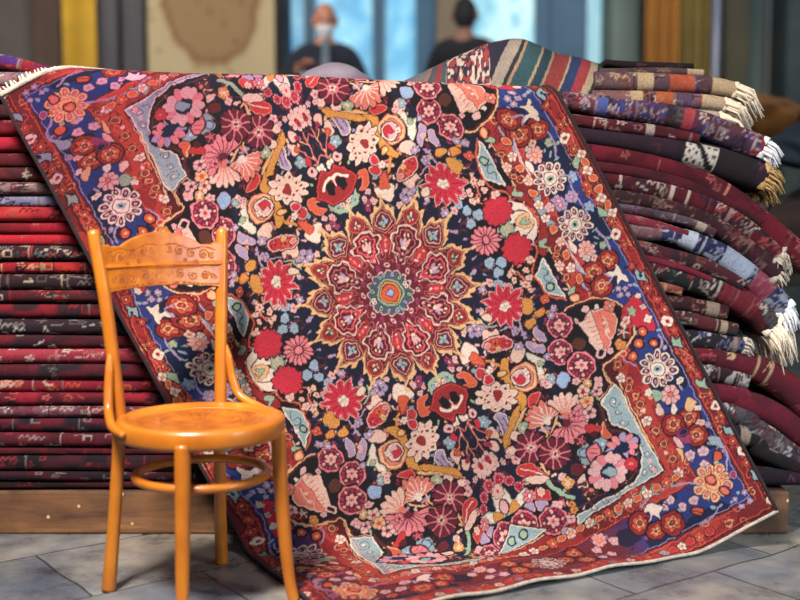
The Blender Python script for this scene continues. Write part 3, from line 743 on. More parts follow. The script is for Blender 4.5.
['S','P','e',1.7,[[-98.3,-554.3],[-73.9,-551.0],[-70.6,-569.0],[-95.1,-578.7],[-106.3,-569.5]]],
['S','R','s',3.4,[[-75.6,-615.1],[-51.1,-605.4],[-33.6,-621.2],[-47.2,-653.0],[-76.0,-676.8],[-101.5,-676.2],[-90.4,-643.1]]],
['L','G',11.5,[[-94.1,-686.7],[-97.5,-717.5],[-123.5,-752.7]]],
['S','h',None,0.0,[[-57.8,-666.9],[-39.8,-663.4],[-53.1,-682.4],[-79.0,-694.7]]],
['F','m','P','e',-38.7,-521.0,14.3,5,0,1],
['F','p','w','e',-72.9,-820.3,46.9,6,0,1],
['E','r','d',2,60,-945,28,28,0],
['F','o','r','y',60,-945,24,6,0,1],
['E','y',None,0,60,-945,12,12,0],
['E','r',None,0,60,-945,7,7,0],
['E','r','d',2,112,-915,28,28,0],
['F','o','r','y',112,-915,24,6,0,1],
['E','y',None,0,112,-915,12,12,0],
['E','r',None,0,112,-915,7,7,0],
['E','r','d',2,112,-972,28,28,0],
['F','o','r','y',112,-972,24,6,0,1],
['E','y',None,0,112,-972,12,12,0],
['E','r',None,0,112,-972,7,7,0],
['M','e','w','G',0,-945,50,11,0],
['F','P','v','e',180,-930,15,5,0,1],
['F','P','v','e',205,-965,15,5,0,1],
['F','P','v','e',240,-925,15,5,0,1],
['F','P','v','e',165,-975,15,5,0,1],
['F','P','o','y',205,-905,22,8,0,1],
['F','e','r','y',20,-850,15,5,0,1],
['E','o','y',2,51,-850,13,9,0],
['F','e','r','y',30,-1030,14,5,0,1],
['E','R','o',2,61,-1030,14,10,0],
['F','o','r','y',82,-850,15,5,0,1],
['E','o','y',2,113,-850,13,9,0],
['F','o','r','y',92,-1030,14,5,0,1],
['E','R','o',2,123,-1030,14,10,0],
['F','h','r','y',144,-850,15,5,0,1],
['E','o','y',2,175,-850,13,9,0],
['F','t','r','y',154,-1030,14,5,0,1],
['E','R','o',2,185,-1030,14,10,0],
['F','e','r','y',206,-850,15,5,0,1],
['E','o','y',2,237,-850,13,9,0],
['F','e','r','y',216,-1030,14,5,0,1],
['E','R','o',2,247,-1030,14,10,0],
['F','o','r','y',268,-850,15,5,0,1],
['E','o','y',2,299,-850,13,9,0],
['F','o','r','y',278,-1030,14,5,0,1],
['E','R','o',2,309,-1030,14,10,0],
['F','h','r','y',330,-850,15,5,0,1],
['E','o','y',2,361,-850,13,9,0],
['F','t','r','y',340,-1030,14,5,0,1],
['E','R','o',2,371,-1030,14,10,0],
['F','e','r','y',392,-850,15,5,0,1],
['E','o','y',2,423,-850,13,9,0],
['F','e','r','y',402,-1030,14,5,0,1],
['E','R','o',2,433,-1030,14,10,0],
['F','o','r','y',454,-850,15,5,0,1],
['E','o','y',2,485,-850,13,9,0],
['F','o','r','y',464,-1030,14,5,0,1],
['E','R','o',2,495,-1030,14,10,0],
['P','t','B',8,[[0,-740],[40,-775],[95,-808],[20,-812],[0,-812]]],
['P','t','e',3,[[0,-745],[40,-778],[90,-808],[20,-812],[0,-812]]],
['E','G','n',2,22,-788,12,12,0],
['F','p','w','e',90,-700,20,8,0,1],
['E','P','w',2,0,-690,16,22,0],
['F','h','P','c',0,-640,24,8,0,1],
['F','e','r','y',500,-22,15,5,0,1],
['F','h','r','y',506,-100,15,5,0,1],
['F','e','r','y',498,-180,15,5,0,1],
['E','o','y',2,504,-60,13,9,60],
['E','o','y',2,500,-140,13,9,60],
['E','o','y',2,505,-220,13,9,60],
['E','o','y',2,672,-20,13,9,60],
['E','o','y',2,672,-70,13,9,60],
['F','e','r','y',668,-45,14,4,0,1],
['F','e','r','y',674,-95,14,4,0,1],
]
WARP = [(-0.533, 0.916, -0.037, -0.003), (-0.399, 0.804, -0.065, 0.011), (-0.397, 0.542, -0.055, -0.006), (-0.328, 0.68, -0.061, 0.019), (-0.243, 0.743, -0.079, -0.001), (0.387, 0.337, 0.007, -0.026), (0.352, 0.404, 0.008, -0.027), (0.38, 0.469, 0.017, -0.03), (-0.364, -0.345, -0.029, 0.033), (-0.327, -0.407, -0.034, 0.03), (-0.363, -0.475, -0.034, 0.037), (0.299, 0.207, -0.018, -0.017), (-0.251, -0.211, -0.03, 0.02), (-0.262, 0.189, -0.018, 0.002), (0.389, 0.063, -0.001, -0.002), (-0.363, -0.089, -0.024, 0.029), (-0.37, 0.037, -0.018, 0.024), (-0.294, -0.02, -0.026, 0.02), (-0.098, 0.577, -0.061, 0.001), (-0.15, 0.618, -0.062, 0.008), (-0.113, -0.598, -0.047, 0.02), (-0.159, -0.647, -0.054, 0.022), (0.131, 0.582, 0.029, -0.004), (-0.105, -0.408, -0.032, 0.005), (0.137, 0.401, -0.001, 0.002), (-0.1, 0.39, -0.036, 0.013), (0.022, 0.341, -0.022, 0.009), (0.231, 0.399, -0.005, -0.009), (-0.184, -0.411, -0.043, 0.021), (0.559, 0.072, 0.006, 0.004), (-0.541, 0.583, -0.041, -0.033), (0.461, 0.394, 0.043, -0.02), (-0.463, -0.402, -0.041, 0.029), (0.429, 0.176, -0.003, 0.012), (-0.392, -0.216, -0.034, 0.029), (-0.391, 0.141, -0.036, 0.046), (0.012, -0.002, -0.012, 0.002), (-0.7, -1.0, 0, 0), (0.7, -1.0, 0, 0), (-0.7, -0.6, 0, 0), (0.7, -0.6, 0, 0), (-0.7, -0.2, 0, 0), (0.7, -0.2, 0, 0), (-0.7, 0.2, 0, 0), (0.7, 0.2, 0, 0), (-0.7, 0.6, 0, 0), (0.7, 0.6, 0, 0), (-0.7, 0.95, 0, 0), (0.7, 0.95, 0, 0), (-0.65, 0.99, 0, 0.06), (-0.5, 0.99, -0.02, 0.06), (-0.35, 0.99, -0.02, 0.06), (-0.1, 0.99, -0.02, 0.06), (0.57, -0.913, 0, 0), (0.464, -0.814, 0, 0), (0.452, -0.536, 0, 0), (0.389, -0.7, 0, 0), (0.393, -0.311, 0, 0), (0.359, -0.377, 0, 0), (0.397, -0.439, 0, 0), (0.281, -0.19, 0, 0), (0.387, -0.061, 0, 0), (0.16, -0.578, 0, 0), (0.212, -0.625, 0, 0), (0.136, -0.403, 0, 0), (0.582, -0.55, 0, 0), (0.505, -0.374, 0, 0), (0.426, -0.187, 0, 0), (0.035, -0.765, 0, 0), (0.118, -0.793, 0, 0), (-0.1, -1.05, 0, 0), (0.1, -1.05, 0, 0), (0.3, -1.05, 0, 0), (0.5, -1.05, 0, 0)]

PAL = dict(k=(18,12,20), n=(16,26,58), b=(30,46,108), r=(136,24,28), R=(172,28,34), c=(178,16,44), w=(92,18,36), p=(202,108,116),
    P=(204,150,148), s=(198,100,84), o=(190,72,38), g=(190,124,44), y=(208,156,108), e=(210,186,170), t=(128,148,152),
    v=(150,128,160), G=(136,156,130), m=(140,40,82), B=(80,38,30), l=(126,150,182), d=(74,12,20), h=(206,164,148))
PAL = {k: np.array(lin(v)) for k, v in PAL.items()}
WX, LY = 692.5, 1065.
NXq, NYq = 694, 1066      # 1 mm raster of one quarter

class Canvas:
    def __init__(s, w, h, bg):
        s.w, s.h = w, h; s.a = np.empty((h, w, 3)); s.a[:] = bg
    def box(s, x0, y0, x1, y1):
        X0, X1 = max(0, int(x0)-1), min(s.w, int(x1)+2); Y0, Y1 = max(0, int(y0)-1), min(s.h, int(y1)+2)
        if X0 >= X1 or Y0 >= Y1: return None
        gx, gy = np.meshgrid(np.arange(X0, X1)+.5, np.arange(Y0, Y1)+.5)
        return X0, X1, Y0, Y1, gx, gy
    def put(s, bx, m, c):
        X0, X1, Y0, Y1 = bx[:4]; v = s.a[Y0:Y1, X0:X1]; v[m] = PAL[c] if isinstance(c, str) else c
    def poly(s, pts, c):
        p = np.asarray(pts); bx = s.box(p[:,0].min(), p[:,1].min(), p[:,0].max(), p[:,1].max())
        if bx is None: return
        gx, gy = bx[4:]; ins = np.zeros(gx.shape, bool)
        for i in range(len(p)):
            x1, y1 = p[i-1]; x2, y2 = p[i]
            if y1 == y2: continue
            cnd = (gy < y1) != (gy < y2)
            ins ^= cnd & (gx < (x2-x1)*(gy-y1)/(y2-y1)+x1)
        s.put(bx, ins, c)
    def line(s, pts, w, c, closed=False):
        p = np.asarray(pts, float)
        if closed: p = np.vstack([p, p[:1]])
        r = max(w/2, .8)
        for (x1, y1), (x2, y2) in zip(p[:-1], p[1:]):
            bx = s.box(min(x1,x2)-r, min(y1,y2)-r, max(x1,x2)+r, max(y1,y2)+r)
            if bx is None: continue
            gx, gy = bx[4:]; dx, dy = x2-x1, y2-y1; L = dx*dx+dy*dy+1e-9
            t = np.clip(((gx-x1)*dx+(gy-y1)*dy)/L, 0, 1)
            s.put(bx, (gx-x1-t*dx)**2+(gy-y1-t*dy)**2 < r*r, c)
    def polar(s, x, y, R, fn, c):
        bx = s.box(x-R, y-R, x+R, y+R)
        if bx is None: return
        gx, gy = bx[4:]; dx, dy = gx-x, gy-y
        s.put(bx, fn(np.hypot(dx, dy), np.arctan2(dy, dx)), c)
    def ell(s, x, y, rx, ry, rot, c):
        a = math.radians(rot); ca, sa = math.cos(a), math.sin(a); R = max(rx, ry)
        bx = s.box(x-R, y-R, x+R, y+R)
        if bx is None: return
        gx, gy = bx[4:]; dx, dy = gx-x, gy-y
        u = (dx*ca+dy*sa)/rx; v = (-dx*sa+dy*ca)/ry
        s.put(bx, u*u+v*v < 1, c)

def flower(cv, c, lc, cc, x, y, R, n, rot=0):
    ro = math.radians(rot)
    cv.polar(x, y, R*1.18, lambda r, t: r < R*(.86+.26*np.abs(np.cos((t-ro)*n/2))), 'k')
    cv.polar(x, y, R, lambda r, t: r < R*(.74+.26*np.abs(np.cos((t-ro)*n/2))), c)
    if R > 9:
        cv.polar(x, y, R, lambda r, t: (r > R*.3) & (r < R*.92) & (np.abs(np.sin((t-ro)*n/2-PI/2))*r*2/n*1.0 < max(.9, R*.035)), lc)
    cv.polar(x, y, R*.34, lambda r, t: r < R*.34, lc)
    cv.polar(x, y, R*.24, lambda r, t: r < R*.24, cc)

def blossom(cv, x, y, rx, ry, rot, c, sd):
    a = math.radians(rot); ca, sa = math.cos(a), math.sin(a); n = 4+sd % 3; ph = sd % 7; R = max(rx, ry)*1.15
    bx = cv.box(x-R, y-R, x+R, y+R)
    if bx is None: return
    gx, gy = bx[4:]; dx, dy = gx-x, gy-y; u = (dx*ca+dy*sa)/(rx*1.12); v = (-dx*sa+dy*ca)/(ry*1.12)
    r = np.hypot(u, v); t = np.arctan2(v, u)+ph
    cv.put(bx, r < .72+.28*np.abs(np.cos(n*t/2)), c)
    base = PAL[c]; inner = {'P':'p','h':'s','e':'h','p':'w','s':'r','t':'l','v':'P','l':'v','G':'y','y':'o','o':'r','c':'w','R':'w','m':'w','w':'p','r':'o','g':'o'}.get(c, 'e')
    cv.put(bx, (r > .3) & (r < .88) & (np.abs(np.sin(n*t/2-PI/2))*r < .13), base*.45+PAL['w']*.3)
    cv.put(bx, r < .34, inner); cv.put(bx, r < .15, 'k' if sd % 2 else 'e')

def palmette(cv, c, lc, cc, x, y, R, n, rot=0):
    ro = math.radians(rot)
    if c == 'c':                                   # star daisy with pointed petals
        for wd, col in ((1.12, 'k'), (1.0, lc), (.8, c)):
            for k in range(n):
                a = ro+2*PI*k/n; ca, sa = math.cos(a), math.sin(a); L = R*(1.02 if k % 2 else .86)*(1.04 if wd > 1 else 1 if wd == 1 else .93)
                q = [(R*.14, -R*.07*wd), (R*.5, -R*.17*wd), (R*.72, -R*.15*wd), (L, 0), (R*.72, R*.15*wd), (R*.5, R*.17*wd), (R*.14, R*.07*wd)]
                cv.poly([(x+ca*u-sa*v, y+sa*u+ca*v) for u, v in q], col)
        for k in range(n):
            a = ro+2*PI*k/n; cv.line([(x+math.cos(a)*R*.3, y+math.sin(a)*R*.3), (x+math.cos(a)*R*.78, y+math.sin(a)*R*.78)], 1.8, 'w')
        cv.ell(x, y, R*.2, R*.19, 0, lc); cv.ell(x, y, R*.13, R*.13, 0, cc); return
    for f, col in ((1.10, 'k'), (1.0, c)):
        for k in range(n):
            a = ro+2*PI*k/n; r2 = R*(.70 if k % 2 else .62)
            cv.ell(x+math.cos(a)*r2, y+math.sin(a)*r2, R*.31*f, R*.21*11/n*f, math.degrees(a), col)
    cv.ell(x, y, R*.56, R*.56, 0, c)
    for k in range(n):
        a = ro+2*PI*k/n; r2 = R*(.72 if k % 2 else .64)
        cv.line([(x+math.cos(a+PI/n)*R*.5, y+math.sin(a+PI/n)*R*.5), (x+math.cos(a+PI/n)*R*.86, y+math.sin(a+PI/n)*R*.86)], max(1.6, R*.04), 'k')
        for f, col in ((1., lc), (.42, 'v' if k % 3 else 'P')): cv.ell(x+math.cos(a)*r2, y+math.sin(a)*r2, R*.20*f, R*.125*f, math.degrees(a), col)
    cv.polar(x, y, R*.44, lambda r, t: (r > R*.34) & (r < R*.39), lc)
    cv.ell(x, y, R*.22, R*.17, 0, cc); cv.ell(x, y, R*.11, R*.08, 0, 'n')

def rosette(cv, x, y, R):
    cv.polar(x, y, R*1.12, lambda r, t: r < R*1.1, 'k')
    cv.polar(x, y, R, lambda r, t: r < R*(.965+.035*np.cos(t*8)), 'p')
    cv.ell(x, y, R*.84, R*.84, 0, 'w')
    for k in range(8):
        a = 2*PI*k/8+.2; cv.ell(x+math.cos(a)*R*.66, y+math.sin(a)*R*.66, R*.11, R*.09, math.degrees(a), 'm' if k % 2 else 'P')
        cv.ell(x+math.cos(a+.39)*R*.7, y+math.sin(a+.39)*R*.7, R*.09, R*.07, 0, 'R')
    cv.polar(x, y, R*.5, lambda r, t: r < R*(.26+.2*np.abs(np.cos(t*3))), 'P')
    cv.polar(x, y, R*.2, lambda r, t: r < R*.18, 's'); cv.ell(x, y, R*.07, R*.07, 0, 'w')

def shell(cv, c, lc, x, y, R, d, sp, n):
    d = math.radians(d); hs = math.radians(sp)/2
    w = lambda t: (t-d+PI) % (2*PI)-PI
    def lim(t): return R*(.8+.2*np.abs(np.sin(w(t)/(2*hs)*n*PI+n*PI/2)))
    cv.polar(x, y, R*1.1, lambda r, t: (np.abs(w(t)) < hs+.08) & (r < lim(t)*1.08), 'k')
    cv.polar(x, y, R, lambda r, t: (np.abs(w(t)) < hs) & (r < lim(t)), c)
    cv.polar(x, y, R, lambda r, t: (np.abs(w(t)) < hs) & (r < lim(t)*.95) & (r > R*.12) & (np.abs(np.sin(w(t)/(2*hs)*n*PI+n*PI/2))*r*(2*hs)/(n*PI) < max(.9, R*.022)), lc)
    cv.ell(x, y, R*.13, R*.13, 0, lc)

def weave_quarter():
    rng = np.random.default_rng(4)
    cv = Canvas(NXq, NYq, PAL['k'])
    # navy abrash in the dark field
    nz = vnoise((NYq, NXq), (9, 6), rng); m = nz > .56
    cv.a[m] = PAL['k']*.5+PAL['n']*.5
    # filler sprigs on the field
    for i in range(520):
        x, y = rng.random()*465, rng.random()*815; r = 3.5+rng.random()*4.5; a = rng.random()*360
        c = ['w','d','m','B','P','w','s','v','G','h','d','y'][rng.integers(12)]
        dx, dy = math.cos(math.radians(a)), math.sin(math.radians(a))
        cv.line([(x, y), (x+dx*16, y+dy*16), (x+dx*22-dy*10, y+dy*22+dx*10)], 2, 'B' if i % 2 else 'w')
        cv.ell(x, y, r, r*.7, a, c); cv.ell(x+dx*r*1.4, y+dy*r*1.4, r*.6, r*.5, a, c)
    def band(x0, x1, y0, y1, c):
        # L-shaped band between two insets measured from the middle
        gx, gy = np.meshgrid(np.arange(NXq), np.arange(NYq))
        out = (gx < x1) & (gy < y1); inn = (gx < x0) & (gy < y0)
        cv.a[out & ~inn] = PAL[c]
    def bline(x, y, w, c):
        cv.line([(0, y), (x, y), (x, 0)], w, c)
    band(648, 700, 1002, 1070, 'r'); band(538, 648, 888, 1002, 'b'); band(466, 538, 818, 888, 'r')
    # soft colour changes inside the bands
    nz = vnoise((NYq, NXq), (16, 10), rng)
    gx, gy = np.meshgrid(np.arange(NXq), np.arange(NYq))
    bord = ((gx > 538) & (gx < 648) & (gy < 1002)) | ((gy > 888) & (gy < 1002) & (gx < 648))
    cv.a[bord & (nz > .6)] = PAL['n']
    grd = ((gx >= 466) | (gy >= 818)) & ~bord & (nz < .42)
    cv.a[grd] = PAL['d']*.5+PAL['r']*.5
    grd = ((gx >= 466) | (gy >= 818)) & ~bord & (nz > .7)
    cv.a[grd] = PAL['R']*.6+PAL['o']*.25
    # small scrolls in the guards
    for i in range(190):
        t = rng.random(); side = rng.random() < .62
        off = [502, 672][i % 2] + rng.normal()*15
        x, y = (off, t*1050) if side else (t*680, off+ (350 if i % 2 == 0 else 362))
        if side and off < 560 and y > 850: continue
        a = rng.random()*6.28; c = ['o','R','s','B','y','w','d'][rng.integers(7)]
        cv.polar(x, y, 12, lambda r, t: (np.abs(r-5-2.2*((t-a) % (2*PI))/2) < 1.2), c)
    # leaves and buds over the blue
    for i in range(150):
        side = rng.random() < .62; t = rng.random(); o2 = rng.random()*96
        x, y = (545+o2, t*990) if side else (t*640, 896+o2)
        c = ['n','v','b','t','m','n','b'][rng.integers(7)]
        cv.ell(x, y, 4+rng.random()*6, 2.5+rng.random()*3, rng.random()*180, c)
    bline(648, 1002, 5, 'd'); bline(642, 996, 2.2, 'v'); bline(538, 888, 5, 'w'); bline(533, 884, 1.8, 'o'); bline(466, 818, 4.5, 'y'); bline(470, 822, 2, 'd')
    bline(684, 1056, 7, 'd'); bline(655, 1009, 1.6, 'o'); bline(678, 1050, 1.5, 'o')
    for mo in MOTIFS:
        k = mo[0]
        if k in 'PS':
            pts = np.array(mo[4], float)*[1, -1]
            if k == 'S': pts = catmull(pts, 5, True)
            w = mo[3]
            if w < 5: cv.line(pts, 3.2+(2*w if mo[2] else 0), 'k', True) if mo[1] not in 'kdn' else None
            cv.poly(pts, mo[1])
            if mo[2]: cv.line(pts, w, mo[2], True)
        elif k == 'L': cv.line(catmull(np.array(mo[3], float)*[1, -1], 5), mo[2], mo[1])
        elif k == 'E':
            _, c, o, w, x, y, rx, ry, rot = mo
            if rx > 7: cv.ell(x, -y, rx+w+1.6, ry+w+1.6, -rot, 'k')
            if o: cv.ell(x, -y, rx+w/2, ry+w/2, -rot, o); rx -= w/2; ry -= w/2
            if min(rx, ry) > 6.5 and c not in 'knBd' and not o: blossom(cv, x, -y, rx, ry, -rot, c, int(x*7+y*13))
            else: cv.ell(x, -y, rx, ry, -rot, c)
        elif k == 'F': flower(cv, mo[1], mo[2], mo[3], mo[4], -mo[5], mo[6], mo[7], mo[8])
        elif k == 'M': palmette(cv, mo[1], mo[2], mo[3], mo[4], -mo[5], mo[6], mo[7], mo[8])
        elif k == 'R': rosette(cv, mo[1], -mo[2], mo[3])
        elif k == 'H': shell(cv, mo[1], mo[2], mo[3], -mo[4], mo[5], -mo[6], mo[7], mo[8])
        elif k == 'Z':
            _, c, c2, cc, x, y, rx, ry, n = mo
            cv.ell(x, -y, rx*1.15, ry*1.15, 0, 'k')
            for q in range(n):
                a = 2*PI*q/n; cv.ell(x+math.cos(a)*rx*.74, -y+math.sin(a)*ry*.74, rx*.3, ry*.27, math.degrees(a), c if q % 3 else c2)
                cv.line([(x+math.cos(a+PI/n)*rx*.5, -y+math.sin(a+PI/n)*ry*.5), (x+math.cos(a+PI/n)*rx*.95, -y+math.sin(a+PI/n)*ry*.95)], 1.6, 'w')
            cv.ell(x, -y, rx*.42, ry*.36, 0, cc)
    medallion(cv)
    return cv.a

def medallion(cv):
    # sixteen-pointed star: radius as function of angle, point on both axes
    def star(Rt, Rv, sharp=1.0):
        def f(t):
            w = t/(2*PI)*16; u = np.abs(((w+.5) % 1)-.5)*2          # 0 on a point, 1 in a valley
            return np.interp(u, [0, .10, .22, .45, .62, .78, 1.], [Rt, Rt-13, Rt-25, Rt-32, Rt-34, Rt-46, Rv])
        return f
    o = star(266, 192, 1.5)
    jag = lambda t: 13*np.abs(((t*27) % 2)-1)
    cv.polar(0, 0, 300, lambda r, t: r < o(t)+13, 'k')
    cv.polar(0, 0, 300, lambda r, t: r < o(t)+jag(t)+2, 'y')
    for k in range(16):
        a = 2*PI*k/16
        cv.ell(math.cos(a)*276, math.sin(a)*276, 8, 5, 0, 'y'); cv.ell(math.cos(a)*283, math.sin(a)*283, 3, 3, 0, 'h')
    cv.polar(0, 0, 290, lambda r, t: r < o(t)-7, 'd')
    cv.polar(0, 0, 290, lambda r, t: r < o(t)-11, 'y')
    cv.polar(0, 0, 290, lambda r, t: r < o(t)-14.5, 'w')
    cv.polar(0, 0, 290, lambda r, t: r < o(t)-24, 'd'); cv.polar(0, 0, 290, lambda r, t: r < o(t)-27, 's'); cv.polar(0, 0, 290, lambda r, t: r < o(t)-30, 'w')
    cv.polar(0, 0, 200, lambda r, t: (r < 190) & (np.sin(t*24)*np.sin(r*.19) > .35), 'r'); cv.polar(0, 0, 200, lambda r, t: (r < 185) & (np.abs(np.sin(t*16)*np.sin(r*.13)-.4) < .06), 'p')
    # eight outer lobes (on the odd points): brown-red with pale line and teal blossom ; eight in between
    for k in range(16):
        a = 2*PI*k/16; ca, sa = math.cos(a), math.sin(a)
        def loc(u, v): return (ca*u-sa*v, sa*u+ca*v)
        if k % 2:
            q = [(242,0),(232,12),(222,26),(208,30),(196,36),(184,28),(176,12),(168,0),(176,-12),(184,-28),(196,-36),(208,-30),(222,-26),(232,-12)]
            for f, c in ((1.06,'k'),(1.0,'s'),(.92,'d'),(.74,'h'),(.68,'w')):
                cv.poly(catmull([loc(206+(u-206)*f, v*f) for u, v in q], 4, True), c)
            for (u, v, r, c) in [(208,0,8,'t'),(201,9,6.5,'t'),(201,-9,6.5,'l'),(193,0,6,'G'),(217,0,4,'P'),(205,2,3,'n')]:
                cv.ell(*loc(u, v), r, r*.75, math.degrees(a)+30*v, c)
        else:
            q = [(244,0),(228,20),(214,24),(200,20),(192,0),(200,-20),(214,-24),(228,-20)]
            for f, c in ((1.04,'k'),(.96,'s'),(.88,'r'),(.5,'B')):
                cv.poly(catmull([loc(216+(u-216)*f, v*f) for u, v in q], 4, True), c)
            for (u, v, r, c) in [(222,0,5,'e'),(212,7,4.5,'G'),(212,-7,4.5,'P'),(206,0,3.5,'y')]: cv.ell(*loc(u, v), r, r*.7, math.degrees(a), c)
    # eight inner panels with cream outline
    for k in range(8):
        a = 2*PI*k/8; ca, sa = math.cos(a), math.sin(a)
        def loc(u, v): return (ca*u-sa*v, sa*u+ca*v)
        q = [(196,0),(190,20),(186,30),(168,34),(162,50),(146,50),(134,34),(116,30),(110,16),(90,14),(74,0),(90,-14),(110,-16),(116,-30),(134,-34),(146,-50),(162,-50),(168,-34),(186,-30),(190,-20)]
        cv.poly(catmull([loc(*p) for p in q], 4, True), 'k')
        cv.poly(catmull([loc(144+(u-144)*.97, v*.95) for u, v in q], 4, True), 'h')
        cv.poly(catmull([loc(144+(u-144)*.88, v*.82) for u, v in q], 4, True), 'd')
        cv.poly(catmull([loc(144+(u-144)*.76, v*.64) for u, v in q], 4, True), 'w' if k % 2 else 'c')
        cv.poly(catmull([loc(150+(u-144)*.5, v*.5) for u, v in q], 4, True), 'd')
        cv.line(catmull([loc(146+(u-146)*.70, v*.56) for u, v in q], 4, True), 1.6, 'p')
        for (u, v, rx, ry, rt, c) in [(158,16,6,3,40,'r'),(158,-16,6,3,-40,'r'),(128,12,4,3,0,'s'),(128,-12,4,3,0,'s'),(100,0,5,3,0,'P'),(150,0,13,5,0,'P'),(148,9,11,4,14,'v'),(148,-9,11,4,-14,'P'),(134,0,5,7,0,'e'),(168,5,4,3,0,'h'),(168,-6,4,3,0,'e'),(176,0,4,5,0,'R'),(118,0,4,3,0,'P')]:
            cv.ell(*loc(u, v), rx, ry, math.degrees(a)+rt, c)
        # red leaves in the gaps
        b = a+PI/8; cb, sb = math.cos(b), math.sin(b)
        def lo2(u, v): return (cb*u-sb*v, sb*u+cb*v)
        cv.poly(catmull([lo2(*p) for p in [(162,0),(146,12),(124,9),(112,0),(124,-9),(146,-12)]], 4, True), 'R')
        cv.line([lo2(110, 10), lo2(140, 17), lo2(160, 24)], 2.2, 'p'); cv.line([lo2(110, -10), lo2(140, -17), lo2(160, -24)], 2.2, 'p')
        cv.ell(*lo2(136, 0), 8, 3.5, math.degrees(b), 'p'); cv.ell(*lo2(120, 0), 4, 3, 0, 'e'); cv.ell(*lo2(152, 0), 3, 3, 0, 'y')
    # centre
    cv.polar(0, 0, 110, lambda r, t: r < 84+7*np.abs(np.cos(t*8)), 'w')
    for k in range(16):
        a = 2*PI*k/16; cv.ell(math.cos(a)*80, math.sin(a)*80, 9, 6, math.degrees(a)+40, 'P' if k % 2 else 'm'); cv.ell(math.cos(a)*80, math.sin(a)*80, 4, 3, 0, 'w')
    cv.polar(0, 0, 110, lambda r, t: r < 70+4*np.cos(t*16), 'd'); cv.polar(0, 0, 110, lambda r, t: r < 66+4*np.cos(t*16), 'P'); cv.polar(0, 0, 110, lambda r, t: r < 62+4*np.cos(t*16), (.05,.075,.085))
    for k in range(14):
        a = 2*PI*k/14+.1; cv.ell(math.cos(a)*53, math.sin(a)*53, 9, 7, math.degrees(a), 'n'); cv.ell(math.cos(a)*53, math.sin(a)*53, 7, 5, math.degrees(a), 'eGvt'[k % 4])
        cv.ell(math.cos(a)*53, math.sin(a)*53, 3, 2, 0, 'n')
    cv.polar(0, 0, 50, lambda r, t: r < 43, (.05,.075,.085)); cv.ell(0, 0, 40, 40, 0, 'G'); cv.ell(0, 0, 36, 36, 0, 'n'); cv.ell(0, 0, 33, 33, 0, 'g')
    cv.ell(0, 0, 28, 28, 0, 'B'); cv.ell(0, 0, 26, 24, 0, 'o'); cv.ell(0, 0, 13, 12, 0, 'w'); cv.ell(0, 0, 10, 9, 0, 'l')

# carpet placement: it hangs slanted (28 deg) over the pile and runs out on the paving
CT, ST = .8829, .4695
TLX, TLQ = -1.151, 1.325
Y0, KS = 3.07, .05
def carpet_point(X, Y):
    """X, Y arrays in metres on the carpet -> world"""
    a = X+.6925; b = 1.065-Y
    p = TLX+a*CT+b*ST; q = TLQ+a*ST-b*CT
    ztop = np.interp(p, [-1.3,-1.0,-.6,-.3,0,.2,.45,.7], [1.372,1.368,1.35,1.345,1.328,1.32,1.312,1.31])
    cs = 1/math.sqrt(1+KS*KS); r = .05; q = q+0.
    rb = .07                                   # bend onto the floor
    x = p.copy(); y = np.zeros_like(p); z = np.zeros_like(p)
    k = rb*(PI/2)/2; flr = .008
    # wall part
    zt0 = ztop-r
    w = q*cs; y[:] = Y0+KS*w; z[:] = w
    m = q < k
    th = np.clip((k-q)/rb, 0, PI/2); yb = Y0
    z[m] = (rb-rb*np.sin(th[m])) ; y[m] = yb-rb+rb*np.cos(th[m])
    z = z+flr*(~m)*0
    f = q < k-rb*PI/2
    z[f] = 0; y[f] = yb-rb-((k-rb*PI/2)-q[f])
    # shift the wall part so the curve is continuous
    w2 = rb+(q-k)*cs
    g = ~m; z[g] = w2[g]; y[g] = Y0+KS*(w2[g]-rb)
    t = z > zt0
    ex = (z-zt0)/r; yy0 = Y0+KS*(zt0-rb)
    th = np.clip(ex, 0, PI/2)
    z = np.where(t, zt0+r*np.sin(th), z); y = np.where(t, yy0+r*(1-np.cos(th))+np.maximum(0, (ex-PI/2)*r), y)
    # fabric: shallow folds
    wv = .006*np.sin(p*5.1+z*2.2)*np.sin(z*6.5+p*1.7+1)+.004*np.sin(p*11-z*7)
    y = y+wv*np.clip(z/.25, 0, 1)
    up = np.clip((.2-z)/.2, 0, 1)*np.clip((Y0-.05-y)/.15, 0, 1)
    z = z+flr+up*(.008*(1+np.sin(p*23+y*9))*.5+.006*(1+np.sin(p*9-y*17))*.5)
    return np.stack([x, y, z], -1)

